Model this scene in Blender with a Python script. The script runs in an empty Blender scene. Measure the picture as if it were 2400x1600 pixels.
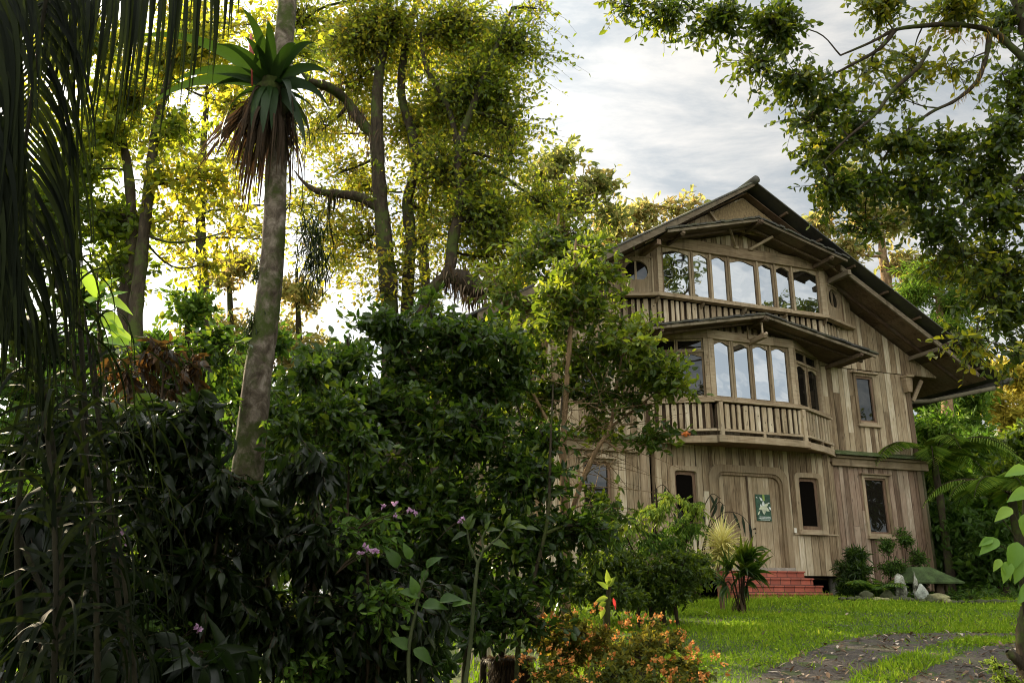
import bpy, math, random
import numpy as np
from math import radians, sin, cos, tan, pi, sqrt, atan2
C = bpy.context.scene
RNG = np.random.default_rng(7)
random.seed(7)

# ---------------------------------------------------------------- camera
PITCH = math.atan(600 / 2000)
cam_d = bpy.data.cameras.new('camera')
cam_d.sensor_width = 36.0
cam_d.lens = 30.0
cam_d.clip_start = 0.05
cam_d.clip_end = 2000
cam = bpy.data.objects.new('camera', cam_d)
C.collection.objects.link(cam)
cam.location = (0, 0, 1.6)
cam.rotation_euler = (pi / 2 + PITCH, 0, 0)
C.camera = cam

# ---------------------------------------------------------------- sun and sky
SUN_AZ = radians(-44)      # clockwise from +Y is positive
SUN_EL = radians(30)
SUN_DIR = (sin(SUN_AZ) * cos(SUN_EL), cos(SUN_AZ) * cos(SUN_EL), sin(SUN_EL))
sd = bpy.data.lights.new('sun', 'SUN')
sd.energy = 5.0
sd.angle = radians(0.8)
sd.color = (1.0, 0.82, 0.54)
sun = bpy.data.objects.new('sun', sd)
C.collection.objects.link(sun)
sun.location = (-20, 20, 30)
sun.rotation_euler = (pi / 2 - SUN_EL, 0, pi - SUN_AZ)

w = bpy.data.worlds.new('World')
C.world = w
w.use_nodes = True
NT = w.node_tree
for n in list(NT.nodes):
    NT.nodes.remove(n)


def wn(t, **k):
    n = NT.nodes.new(t)
    for a, b in k.items():
        setattr(n, a, b)
    return n


def wmath(op, a, b=None):
    n = wn('ShaderNodeMath', operation=op)
    for i, v in enumerate((a, b)):
        if v is None:
            continue
        if isinstance(v, (int, float)):
            n.inputs[i].default_value = v
        else:
            NT.links.new(v, n.inputs[i])
    return n.outputs[0]


out = wn('ShaderNodeOutputWorld')
bg = wn('ShaderNodeBackground')
bg.inputs['Strength'].default_value = 0.1
sky = wn('ShaderNodeTexSky', sky_type='NISHITA')
sky.sun_disc = False
sky.sun_elevation = SUN_EL
sky.sun_rotation = SUN_AZ
sky.air_density = 1.0
sky.dust_density = 2.0
tc = wn('ShaderNodeTexCoord')
sep = wn('ShaderNodeSeparateXYZ')
NT.links.new(tc.outputs['Generated'], sep.inputs[0])
zz = wmath('ADD', wmath('MAXIMUM', sep.outputs[2], 0.0), 0.12)
cx = wmath('DIVIDE', sep.outputs[0], zz)
cy = wmath('DIVIDE', sep.outputs[1], zz)
comb = wn('ShaderNodeCombineXYZ')
NT.links.new(wmath('MULTIPLY', cx, 0.8), comb.inputs[0])
NT.links.new(wmath('MULTIPLY', cy, 1.7), comb.inputs[1])
nz = wn('ShaderNodeTexNoise')
nz.inputs['Scale'].default_value = 2.9
nz.inputs['Detail'].default_value = 7
nz.inputs['Roughness'].default_value = 0.63
nz.inputs['Distortion'].default_value = 0.35
NT.links.new(comb.outputs[0], nz.inputs['Vector'])
ramp = wn('ShaderNodeValToRGB')
ramp.color_ramp.elements[0].position = 0.40
ramp.color_ramp.elements[0].color = (0, 0, 0, 1)
ramp.color_ramp.elements[1].position = 0.60
ramp.color_ramp.elements[1].color = (1, 1, 1, 1)
NT.links.new(nz.outputs['Fac'], ramp.inputs[0])
# forward scattering through thin cloud: brighter round the sun
dot = wn('ShaderNodeVectorMath', operation='DOT_PRODUCT')
NT.links.new(tc.outputs['Generated'], dot.inputs[0])
dot.inputs[1].default_value = SUN_DIR
dp = wmath('MAXIMUM', dot.outputs['Value'], 0.0)
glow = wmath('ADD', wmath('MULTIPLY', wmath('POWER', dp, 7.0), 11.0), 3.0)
# extra sky brightness added behind camera and overhead, to light facade and lawn
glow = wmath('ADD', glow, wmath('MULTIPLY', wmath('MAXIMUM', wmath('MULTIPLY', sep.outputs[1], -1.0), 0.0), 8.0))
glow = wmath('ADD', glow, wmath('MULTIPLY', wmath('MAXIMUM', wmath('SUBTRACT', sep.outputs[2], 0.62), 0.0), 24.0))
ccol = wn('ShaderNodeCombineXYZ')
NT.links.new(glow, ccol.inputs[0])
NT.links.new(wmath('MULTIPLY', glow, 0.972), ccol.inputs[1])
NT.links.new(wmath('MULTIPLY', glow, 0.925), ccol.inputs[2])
# grey-blue undersides between the lit parts of the cloud deck, a little clear sky mixed in
shade = wn('ShaderNodeMix', data_type='RGBA')
NT.links.new(ramp.outputs[0], shade.inputs[0])
shade.inputs['A'].default_value = (0.60, 0.655, 0.70, 1)
shade.inputs['B'].default_value = (1.02, 1.01, 0.98, 1)
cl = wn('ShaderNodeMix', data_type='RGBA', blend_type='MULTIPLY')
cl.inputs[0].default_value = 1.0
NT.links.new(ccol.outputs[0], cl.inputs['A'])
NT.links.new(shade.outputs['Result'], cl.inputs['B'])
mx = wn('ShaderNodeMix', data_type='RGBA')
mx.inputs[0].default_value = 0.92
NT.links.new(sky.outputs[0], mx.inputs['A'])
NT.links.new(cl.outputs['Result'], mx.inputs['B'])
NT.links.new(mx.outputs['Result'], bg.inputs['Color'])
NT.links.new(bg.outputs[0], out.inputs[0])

vs = C.view_settings
vs.view_transform = 'Standard'
vs.look = 'None'
vs.exposure = 1.5
vs.gamma = 1.0
vs.use_curve_mapping = False
C.render.engine = 'CYCLES'
cy_ = C.cycles
cy_.use_denoising = True
cy_.filter_width = 1.05
cy_.max_bounces = 7
cy_.diffuse_bounces = 3
cy_.glossy_bounces = 3
cy_.transmission_bounces = 4
cy_.transparent_max_bounces = 4
cy_.sample_clamp_indirect = 6.0
cy_.use_adaptive_sampling = True
cy_.adaptive_threshold = 0.02


# ---------------------------------------------------------------- helpers
def tag(o, label=None, cat=None, group=None, kind=None):
    if label: o['label'] = label
    if cat: o['category'] = cat
    if group: o['group'] = group
    if kind: o['kind'] = kind
    return o


def empty(name, loc, rz=0.0, **k):
    o = bpy.data.objects.new(name, None)
    C.collection.objects.link(o)
    o.location = loc
    o.rotation_euler = (0, 0, rz)
    return tag(o, **k)


def np_mesh(name, V, faces_flat, loop_tot, mats, mat_idx=None, tint=None, smooth=False):
    me = bpy.data.meshes.new(name)
    V = np.ascontiguousarray(V, dtype=np.float32)
    ff = np.ascontiguousarray(faces_flat, dtype=np.int32)
    lt = np.ascontiguousarray(loop_tot, dtype=np.int32)
    me.vertices.add(len(V))
    me.vertices.foreach_set('co', V.ravel())
    me.loops.add(len(ff))
    me.loops.foreach_set('vertex_index', ff)
    me.polygons.add(len(lt))
    ls = np.zeros(len(lt), dtype=np.int32)
    ls[1:] = np.cumsum(lt)[:-1]
    me.polygons.foreach_set('loop_start', ls)
    me.polygons.foreach_set('loop_total', lt)
    me.polygons.foreach_set('use_smooth', np.full(len(lt), bool(smooth)))
    for m in mats:
        me.materials.append(m)
    if mat_idx is not None:
        me.polygons.foreach_set('material_index', np.ascontiguousarray(mat_idx, dtype=np.int32))
    if tint is not None:
        a = me.attributes.new('tint', 'FLOAT', 'FACE')
        a.data.foreach_set('value', np.ascontiguousarray(tint, dtype=np.float32))
    me.update(calc_edges=True)
    me.validate()
    return me


def link_mesh(name, me, parent=None, loc=(0, 0, 0)):
    o = bpy.data.objects.new(name, me)
    C.collection.objects.link(o)
    o.location = loc
    if parent is not None:
        o.parent = parent
    return o


class Fr:
    """a local frame: x along the wall, y into the wall, z up"""
    def __init__(s, A=(0, 0), B=(1, 0), z=0.0):
        a = np.array([A[0], A[1], z], float)
        d = np.array([B[0] - A[0], B[1] - A[1], 0.0])
        s.len = float(np.linalg.norm(d))
        s.o = a
        s.x = d / s.len
        s.y = np.array([-s.x[1], s.x[0], 0.0])
        s.z = np.array([0, 0, 1.0])

    def __call__(s, p):
        p = np.asarray(p, float)
        return s.o + p[..., 0:1] * s.x + p[..., 1:2] * s.y + p[..., 2:3] * s.z


F0 = Fr()


class MB:
    def __init__(s):
        s.v = []; s.f = []; s.t = []; s.m = []; s.n = 0

    def add(s, V, faces, tint=None, mat=0):
        if tint is None:
            tint = random.random()
        s.v.append(np.asarray(V, float))
        for f in faces:
            s.f.append([i + s.n for i in f])
            s.t.append(tint)
            s.m.append(mat)
        s.n += len(V)

    def box(s, x0, x1, y0, y1, z0, z1, F=F0, tint=None, mat=0):
        V = F(np.array([(x0, y0, z0), (x1, y0, z0), (x1, y1, z0), (x0, y1, z0), (x0, y0, z1), (x1, y0, z1), (x1, y1, z1), (x0, y1, z1)]))
        s.add(V, [(0, 3, 2, 1), (4, 5, 6, 7), (0, 1, 5, 4), (1, 2, 6, 5), (2, 3, 7, 6), (3, 0, 4, 7)], tint, mat)

    def prism(s, pts, y0, y1, F=F0, tint=None, mat=0):
        n = len(pts)
        V = F(np.array([(p[0], y0, p[1]) for p in pts] + [(p[0], y1, p[1]) for p in pts]))
        fs = [tuple(range(n)), tuple(range(2 * n - 1, n - 1, -1))]
        for i in range(n):
            j = (i + 1) % n
            fs.append((i, i + n, j + n, j))
        s.add(V, fs, tint, mat)

    def ring(s, outer, inner, y0, y1, F=F0, tint=None, mat=0):
        n = len(outer)
        V = [(p[0], y0, p[1]) for p in outer] + [(p[0], y0, p[1]) for p in inner]
        V += [(p[0], y1, p[1]) for p in outer] + [(p[0], y1, p[1]) for p in inner]
        fs = []
        for i in range(n):
            j = (i + 1) % n
            fs += [(i, j, n + j, n + i), (n + i, n + j, 3 * n + j, 3 * n + i), (j, i, 2 * n + i, 2 * n + j), (2 * n + j, 2 * n + i, 3 * n + i, 3 * n + j)]
        s.add(F(np.array(V)), fs, tint, mat)

    def beam(s, a, b, w, h, F=F0, tint=None, mat=0):
        """a squared stick from a to b"""
        a = F(np.array([a]))[0]; b = F(np.array([b]))[0]
        d = (b - a) / np.linalg.norm(b - a)
        up = np.array([0, 0, 1.0]) if abs(d[2]) < 0.9 else np.array([0, 1.0, 0])
        r = np.cross(d, up); r /= np.linalg.norm(r)
        u = np.cross(r, d)
        V = []
        for p in (a, b):
            for sx, sz in ((-1, -1), (1, -1), (1, 1), (-1, 1)):
                V.append(p + r * sx * w / 2 + u * sz * h / 2)
        s.add(np.array(V), [(0, 1, 2, 3), (7, 6, 5, 4), (0, 4, 5, 1), (1, 5, 6, 2), (2, 6, 7, 3), (3, 7, 4, 0)], tint, mat)

    def tube(s, path, rad, n=8, tint=None, mat=0, cap=True, F=F0):
        V, fs = tube_geo(F(np.asarray(path, float)), rad, n, cap)
        s.add(V, fs, tint, mat)

    def build(s, name, mats, parent=None, loc=(0, 0, 0), smooth=False, bevel=0):
        V = np.concatenate(s.v)
        flat = np.array([i for f in s.f for i in f])
        lt = np.array([len(f) for f in s.f])
        if not isinstance(mats, (list, tuple)):
            mats = [mats]
        me = np_mesh(name, V, flat, lt, mats, s.m, s.t, smooth)
        o = link_mesh(name, me, parent, loc)
        if bevel:
            b = o.modifiers.new('bevel', 'BEVEL')
            b.width = bevel; b.segments = 1; b.limit_method = 'ANGLE'; b.angle_limit = radians(50)
        return o


def frames_along(P):
    P = np.asarray(P, float)
    T = np.gradient(P, axis=0)
    T /= np.linalg.norm(T, axis=1)[:, None] + 1e-9
    up = np.array([0, 0, 1.0]) if abs(T[0][2]) < 0.9 else np.array([1.0, 0, 0])
    N = np.zeros_like(P); B = np.zeros_like(P)
    r = np.cross(T[0], up)
    for i in range(len(P)):
        r = r - T[i] * np.dot(r, T[i])
        r /= np.linalg.norm(r) + 1e-9
        N[i] = r
        B[i] = np.cross(T[i], r)
    return T, N, B


def tube_geo(P, rad, n=8, cap=True, rough=0.0):
    P = np.asarray(P, float)
    rad = np.broadcast_to(np.asarray(rad, float), (len(P),))
    T, N, B = frames_along(P)
    ang = np.arange(n) * 2 * pi / n
    V = np.zeros((len(P), n, 3))
    for i in range(len(P)):
        rr = rad[i] * (1 + (rough * (RNG.random(n) - .5) if rough else 0))
        V[i] = P[i] + (np.cos(ang) * rr)[:, None] * N[i] + (np.sin(ang) * rr)[:, None] * B[i]
    fs = []
    for i in range(len(P) - 1):
        for k in range(n):
            l = (k + 1) % n
            fs.append((i * n + k, i * n + l, (i + 1) * n + l, (i + 1) * n + k))
    if cap:
        fs.append(tuple(range(n - 1, -1, -1)))
        fs.append(tuple((len(P) - 1) * n + k for k in range(n)))
    return V.reshape(-1, 3), fs


def smooth_path(pts, k=6):
    """Catmull-Rom through the points"""
    P = np.array(pts, float)
    if len(P) < 3:
        return np.array([P[0] + (P[-1] - P[0]) * t for t in np.linspace(0, 1, k)])
    Q = np.vstack([2 * P[0] - P[1], P, 2 * P[-1] - P[-2]])
    o = []
    for i in range(1, len(Q) - 2):
        for t in np.linspace(0, 1, k, endpoint=False):
            a, b, c, d = Q[i - 1], Q[i], Q[i + 1], Q[i + 2]
            o.append(0.5 * ((2 * b) + (-a + c) * t + (2 * a - 5 * b + 4 * c - d) * t * t + (-a + 3 * b - 3 * c + d) * t ** 3))
    o.append(P[-1])
    return np.array(o)


# ---------------------------------------------------------------- materials
class Mat:
    def __init__(s, name):
        s.m = bpy.data.materials.new(name)
        s.m.use_nodes = True
        s.nt = s.m.node_tree
        s.b = s.nt.nodes['Principled BSDF']
        s.o = s.nt.nodes['Material Output']

    def n(s, t, **k):
        x = s.nt.nodes.new(t)
        for a, b in k.items():
            setattr(x, a, b)
        return x

    def l(s, a, b):
        s.nt.links.new(a, b)

    def math(s, op, a, b=None, clamp=False):
        x = s.n('ShaderNodeMath', operation=op)
        x.use_clamp = clamp
        for i, v in enumerate((a, b)):
            if v is None: continue
            if isinstance(v, (int, float)): x.inputs[i].default_value = v
            else: s.l(v, x.inputs[i])
        return x.outputs[0]

    def attr(s, name='tint'):
        return s.n('ShaderNodeAttribute', attribute_name=name).outputs['Fac']

    def noise(s, vec, scale, detail=4, rough=.5, dist=0.0):
        x = s.n('ShaderNodeTexNoise')
        x.inputs['Scale'].default_value = scale
        x.inputs['Detail'].default_value = detail
        x.inputs['Roughness'].default_value = rough
        x.inputs['Distortion'].default_value = dist
        if vec is not None: s.l(vec, x.inputs['Vector'])
        return x.outputs['Fac']

    def objvec(s, scale=(1, 1, 1), off=None):
        t = s.n('ShaderNodeTexCoord').outputs['Object']
        mp = s.n('ShaderNodeMapping')
        mp.inputs['Scale'].default_value = scale
        s.l(t, mp.inputs['Vector'])
        v = mp.outputs[0]
        if off is not None:
            a = s.n('ShaderNodeVectorMath', operation='ADD')
            s.l(v, a.inputs[0])
            s.l(off, a.inputs[1])
            v = a.outputs[0]
        return v

    def ramp(s, fac, stops, interp='LINEAR'):
        r = s.n('ShaderNodeValToRGB')
        cr = r.color_ramp
        cr.interpolation = interp
        while len(cr.elements) < len(stops):
            cr.elements.new(0.5)
        for e, (p, c) in zip(cr.elements, stops):
            e.position = p
            e.color = (c[0], c[1], c[2], 1)
        s.l(fac, r.inputs[0])
        return r.outputs[0]

    def mix(s, fac, a, b, bt='MIX'):
        x = s.n('ShaderNodeMix', data_type='RGBA', blend_type=bt)
        for key, v in ((0, fac), ('A', a), ('B', b)):
            if isinstance(v, (int, float)): x.inputs[key].default_value = v
            elif isinstance(v, tuple): x.inputs[key].default_value = (v[0], v[1], v[2], 1)
            else: s.l(v, x.inputs[key])
        return x.outputs['Result']

    def bump(s, h, strength=.3, dist=.01):
        x = s.n('ShaderNodeBump')
        x.inputs['Strength'].default_value = strength
        x.inputs['Distance'].default_value = dist
        s.l(h, x.inputs['Height'])
        s.l(x.outputs[0], s.b.inputs['Normal'])


def wood(name, stops, scale=(55, 55, 2.6), rough=.85, moss=0.0):
    M = Mat(name)
    t = M.attr()
    off = M.math('MULTIPLY', t, 53.0)
    v = M.objvec(scale, off)
    st = M.noise(v, 1.0, 6, .62, .3)
    v2 = M.objvec((1.3, 1.3, .6), off)
    bl = M.noise(v2, 1.6, 4, .6)
    fac = M.math('ADD', M.math('MULTIPLY', t, .74), M.math('MULTIPLY', M.math('SUBTRACT', st, .5), 1.35))
    fac = M.math('ADD', fac, M.math('MULTIPLY', M.math('SUBTRACT', bl, .5), .9))
    fac = M.math('ADD', fac, .09, True)
    col = M.ramp(fac, stops)
    # damp dark stains of their own shape
    stn = M.noise(M.objvec((5, 5, .5), off), 1.0, 5, .6, .4)
    sf = M.ramp(stn, [(.56, (0, 0, 0)), (.72, (1, 1, 1))])
    sfac = M.math('MULTIPLY', sf, .7)
    d0 = stops[0][1]
    col = M.mix(sfac, col, (d0[0] * .6, d0[1] * .6, d0[2] * .6))
    # knots and small weather marks
    kv = M.n('ShaderNodeTexVoronoi'); kv.inputs['Scale'].default_value = 1.0
    M.l(M.objvec((7, 7, 2.6), off), kv.inputs['Vector'])
    kf = M.ramp(kv.outputs['Distance'], [(.05, (1, 1, 1)), (.15, (0, 0, 0))])
    col = M.mix(M.math('MULTIPLY', kf, .6), col, (d0[0] * .35, d0[1] * .35, d0[2] * .35))
    # pale bleached and green-grey weathering in broad patches
    wp = M.noise(M.objvec((.8, .8, .5)), 1.6, 5, .65)
    col = M.mix(M.math('MULTIPLY', M.ramp(wp, [(.5, (0, 0, 0)), (.68, (1, 1, 1))]), .32), col, (.13, .125, .085))
    if moss:
        mo = M.noise(M.objvec((3, 3, 3)), 2.0, 6, .65)
        mf = M.ramp(mo, [(.62 - moss * .3, (0, 0, 0)), (.75 - moss * .25, (1, 1, 1))])
        col = M.mix(mf, col, (.055, .08, .022))
    M.l(col, M.b.inputs['Base Color'])
    M.b.inputs['Roughness'].default_value = rough
    M.b.inputs['Specular IOR Level'].default_value = .25
    M.bump(st, .16, .004)
    return M.m


W_MAIN = wood('weathered_board', [(.0, (.12, .078, .043)), (.3, (.275, .20, .118)), (.6, (.41, .32, .203)), (.85, (.52, .43, .295)), (1, (.66, .575, .43))])
W_RED = wood('reddish_board', [(.0, (.10, .06, .038)), (.35, (.235, .155, .105)), (.65, (.335, .24, .17)), (.9, (.43, .335, .245)), (1, (.58, .49, .38))])
W_TRIM = wood('trim_wood', [(.0, (.14, .095, .053)), (.5, (.29, .215, .13)), (1, (.46, .365, .245))], (3, 3, 26))
W_TRIMV = wood('trim_wood_upright', [(.0, (.14, .095, .053)), (.5, (.30, .225, .137)), (1, (.47, .375, .25))])
W_DARK = wood('dark_brown_board', [(.0, (.06, .038, .022)), (.5, (.12, .08, .048)), (1, (.21, .15, .092))])  # dark brown wood for frames, corner boards and slat backing
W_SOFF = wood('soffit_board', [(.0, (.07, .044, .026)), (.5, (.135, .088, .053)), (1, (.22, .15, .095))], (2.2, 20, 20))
W_BEAM = wood('grey_beam', [(.0, (.09, .068, .042)), (.5, (.17, .135, .088)), (1, (.27, .22, .15))], (3, 3, 26))
W_SILL = wood('brown_sash', [(.0, (.12, .07, .042)), (.5, (.22, .14, .09)), (1, (.33, .235, .16))])


def simple(name, col, rough=.7, var=.25, scale=8.0, metal=0.0, spec=.3, bump=.2):
    M = Mat(name)
    f = M.noise(M.objvec(), scale, 5, .6)
    g = M.noise(M.objvec(), scale * 6, 3, .6)
    f = M.math('ADD', M.math('MULTIPLY', f, .7), M.math('MULTIPLY', g, .3))
    lo = tuple(c * (1 - var * 1.6) for c in col); hi = tuple(min(1, c * (1 + var * 1.6)) for c in col)
    M.l(M.ramp(f, [(.3, lo), (.7, hi)]), M.b.inputs['Base Color'])
    M.b.inputs['Roughness'].default_value = rough
    M.b.inputs['Metallic'].default_value = metal
    M.b.inputs['Specular IOR Level'].default_value = spec
    if bump: M.bump(f, bump, .01)
    return M.m


def glass_mat(name, refl=.8, tint=(.86, .93, 1.0), wave=.06):
    """old window glass: a dark room behind, a strong slightly wavy reflection in front"""
    M = Mat(name)
    gl = M.n('ShaderNodeBsdfGlossy')
    gl.inputs['Color'].default_value = (*tint, 1)
    gl.inputs['Roughness'].default_value = .015
    df = M.n('ShaderNodeBsdfDiffuse')
    df.inputs['Color'].default_value = (.012, .010, .008, 1)
    mx_ = M.n('ShaderNodeMixShader')
    fr = M.n('ShaderNodeFresnel'); fr.inputs['IOR'].default_value = 1.5
    f = M.math('ADD', M.math('MULTIPLY', fr.outputs[0], .6), refl, True)
    M.l(f, mx_.inputs[0]); M.l(df.outputs[0], mx_.inputs[1]); M.l(gl.outputs[0], mx_.inputs[2])
    off = M.math('MULTIPLY', M.attr(), 31.0)
    h = M.noise(M.objvec((2.2, 2.2, 3.2), off), 1.0, 1, .3)
    b = M.n('ShaderNodeBump'); b.inputs['Strength'].default_value = wave; b.inputs['Distance'].default_value = .3
    M.l(h, b.inputs['Height']); M.l(b.outputs[0], gl.inputs['Normal'])
    M.l(mx_.outputs[0], M.o.inputs['Surface'])
    return M.m


G_SKY = glass_mat('mirror_glass', .36, (.86, .93, 1.0), .012)
G_DIM = glass_mat('dark_glass', .02, (.9, .95, 1), .015)
BLACK = simple('dark_void', (.006, .005, .004), 1.0, 0, spec=0, bump=0)
ROOF = None
M_ = Mat('mossy_metal_roof')
_f = M_.noise(M_.objvec((1, 1, 1)), 1.6, 7, .7)
M_.l(M_.ramp(_f, [(.38, (.028, .028, .026)), (.52, (.05, .046, .032)), (.66, (.08, .082, .035)), (.8, (.15, .13, .06))]), M_.b.inputs['Base Color'])
M_.b.inputs['Roughness'].default_value = .8
M_.bump(_f, .5, .03)
ROOF = M_.m
MOSSW = wood('mossy_ledge', [(.0, (.05, .06, .03)), (.5, (.09, .11, .05)), (1, (.16, .17, .09))], (3, 3, 26), moss=.8)
# ================================================================ the wooden house
HO = (5.28, 19.5, 0.0)
HR = radians(20.5)
house = empty('wooden_house', HO, HR, label='large weathered brown timber house with steep gable roof and two bay windows', cat='house')
AP, SL, UE = 11.05, .59, 7.05       # roof apex height, slope, half width


def roof_z(u):
    return AP - SL * abs(u)


def boards(mb, F, x0, x1, zb, zt, openings=(), wd=.155, y=0.0, th=.03, seam=.22, mat=0, gap=.013):
    edges = [x0]
    while edges[-1] < x1:
        edges.append(edges[-1] + wd * random.uniform(.82, 1.22))
    edges[-1] = x1
    for o in openings:
        edges += [o[0], o[1]]
    edges = sorted(e for e in set(edges) if x0 <= e <= x1)
    for a, b in zip(edges[:-1], edges[1:]):
        if b - a < .02:
            continue
        m = (a + b) / 2
        za = zb(m) if callable(zb) else zb
        ta = zt(a) if callable(zt) else zt
        tb = zt(b) if callable(zt) else zt
        segs = [(za, min(ta, tb), True)]
        for o in openings:
            if o[0] - 1e-4 <= m <= o[1] + 1e-4:
                ns = []
                for s0, s1, tp in segs:
                    if o[3] <= s0 or o[2] >= s1:
                        ns.append((s0, s1, tp)); continue
                    if o[2] > s0: ns.append((s0, o[2], False))
                    if o[3] < s1: ns.append((o[3], s1, tp))
                segs = ns
        for s0, s1, tp in segs:
            cuts = [s0]
            if s1 - s0 > 1.4 and random.random() < seam * 2:
                cuts.append(s0 + (s1 - s0) * random.uniform(.25, .75))
            cuts.append(s1)
            for c0, c1 in zip(cuts[:-1], cuts[1:]):
                yy = y - random.uniform(0, .008)
                last = (c1 == s1 and tp)
                p = [(a + gap / 2, c0 + .002), (b - gap / 2, c0 + .002), (b - gap / 2, (tb if last else c1) - .002), (a + gap / 2, (ta if last else c1) - .002)]
                mb.prism(p, yy, y + th, F, None, mat)


def rrect(x0, x1, z0, z1, r, rb=0.0, k=7):
    """rounded rectangle, top corners radius r, bottom corners radius rb; constant point count"""
    pts = []
    for cx_, cz_, rr, a0 in ((x1 - rb, z0 + rb, rb, -90), (x1 - r, z1 - r, r, 0), (x0 + r, z1 - r, r, 90), (x0 + rb, z0 + rb, rb, 180)):
        for i in range(k):
            a = radians(a0 + 90 * i / (k - 1))
            pts.append((cx_ + rr * cos(a), cz_ + rr * sin(a)))
    return pts


# ---- main walls (dark inner shell so that no light leaks through the gaps)
mb = MB()
mb.prism([(-5.12, 2.05), (5.12, 2.05), (5.12, roof_z(5.12) - .3), (0, AP - .3), (-5.12, roof_z(5.12) - .3)], .13, 10.0)
mb.build('inner_wall', BLACK, house)

W1 = (-4.05, -3.4, 3.05, 4.38); W2 = (3.42, 4.06, 3.05, 4.38)
U1 = (-4.05, -3.5, 5.75, 6.92); U2 = (3.52, 4.05, 5.75, 6.92)
# upper storey wall between ledge and gable
mb = MB()
boards(mb, F0, -5.2, 5.2, 4.9, 7.08, [U1, U2, (-2.3, 2.3, 5.8, 7.3)], .165, 0.0)
mb.build('upper_wall', W_MAIN, house)
mb = MB()
boards(mb, F0, -6.2, 6.2, 7.09, lambda u: roof_z(u) - .27, [(-2.2, 2.2, 7.9, 9.4)], .16, -.03)
mb.build('gable_wall', W_MAIN, house)
# right and left lower walls, redder boards
mb = MB()
boards(mb, F0, 2.42, 5.2, 1.75, 4.62, [W2], .15, 0.0)
o = mb.build('side_lower_wall', W_RED, house); o['label'] = 'reddish lower wall boards'
mb = MB()
boards(mb, F0, -5.2, -2.42, 1.75, 4.62, [W1], .15, 0.0)
mb.build('side_lower_wall', W_MAIN, house)
# projecting central part of the ground floor
DV = -.14
DO = (-.91, .91, 2.24, 4.30)
LW = (-1.93, -1.35, 3.05, 4.3); RW = (1.35, 1.93, 3.05, 4.3)
mb = MB()
boards(mb, F0, -2.35, 2.35, 3.0, 4.86, [DO, LW, RW], .15, DV, .03)
for s in (-1, 1):
    a, b = sorted((s * 1.04, s * 2.35))
    boards(mb, F0, a, b, 2.07, 2.985, [], .16, DV, .03, seam=0)
for s in (-1, 1):
    F = Fr((s * 2.36, DV), (s * 2.36, .05)) if s > 0 else Fr((s * 2.36, .05), (s * 2.36, DV))
    boards(mb, F, 0.001, .188, 2.07, 4.85, [], .2, 0.0, .03, seam=0)
mb.build('entrance_wall', W_MAIN, house)
mb = MB()
mb.box(-2.3, 2.3, DV + .05, .12, 2.1, 4.8)
mb.build('inner_wall', BLACK, house)
mb = MB()
mb.box(1.02, 2.37, DV - .022, DV - .002, 2.965, 3.0)
mb.build('dado_rail', W_TRIM, house)
mb = MB()
mb.box(-2.37, -1.02, DV - .022, DV - .002, 2.965, 3.0)
mb.build('dado_rail', W_TRIM, house)
# side walls
for s in (-1, 1):
    mb = MB()
    F = Fr((5.2, 0), (5.2, 10)) if s > 0 else Fr((-5.2, 10), (-5.2, 0))
    boards(mb, F, 0, 10, 1.75, 7.6, [], .3, 0.0)
    mb.build('end_wall', W_MAIN, house)
# round half-log columns beside the entrance part
for u in (-2.6, 2.5):
    mb = MB()
    if u < 0:
        mb.tube([(u, -.04, 1.9), (u, -.04, 4.7)], [.095, .085], 14)
    else:
        mb.box(2.38, 2.50, -.05, 0.02, 1.9, 4.66)
    mb.build('column', W_TRIMV, house, smooth=u < 0)
# corner boards
for s in (-1, 1):
    mb = MB()
    a, b = sorted((s * 5.1, s * 5.24))
    mb.box(a, b, -.035, .1, 1.75, 7.05)
    mb.build('corner_board', W_DARK, house)

# mossy ledge between the storeys, each side of the balcony
for s in (-1, 1):
    a, b = sorted((s * 2.46, s * 5.45))
    mb = MB()
    V = F0(np.array([(a, -.26, 4.90), (b, -.26, 4.90), (b, .02, 5.02), (a, .02, 5.02), (a, -.26, 4.865), (b, -.26, 4.865), (b, .02, 4.985), (a, .02, 4.985)]))
    mb.add(V, [(0, 1, 2, 3), (7, 6, 5, 4), (0, 4, 5, 1), (1, 5, 6, 2), (3, 2, 6, 7), (0, 3, 7, 4)])
    lg = mb.build('ledge', MOSSW, house)
    mb = MB()
    mb.box(a, b - .03, -.10, -.003, 4.62, 4.85)
    mb.box(a, b - .03, -.16, -.102, 4.80, 4.862)
    mb.build('fascia_board', W_TRIM, lg)

# ---- crawl space and stilts
for u in (-5, -2.45, 2.42, 5.0):
    for vv in (.25, 4):
        mb = MB()
        mb.tube([(u, vv, 1.3), (u, vv, 2.1)], [.13, .115], 12)
        mb.build('stilt', simple('concrete_post', (.16, .15, .12), .9), house, smooth=True)
mb = MB()
mb.box(-5.1, 5.1, .3, 9.8, 2.0, 2.12)
mb.build('floor_frame', W_DARK, house)
mb = MB()
mb.box(-5.15, 5.15, 2.2, 2.3, 1.2, 2.04)
mb.build('crawl_space_dark', BLACK, house)  # near-black sheet stands in for the shade under the house

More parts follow.
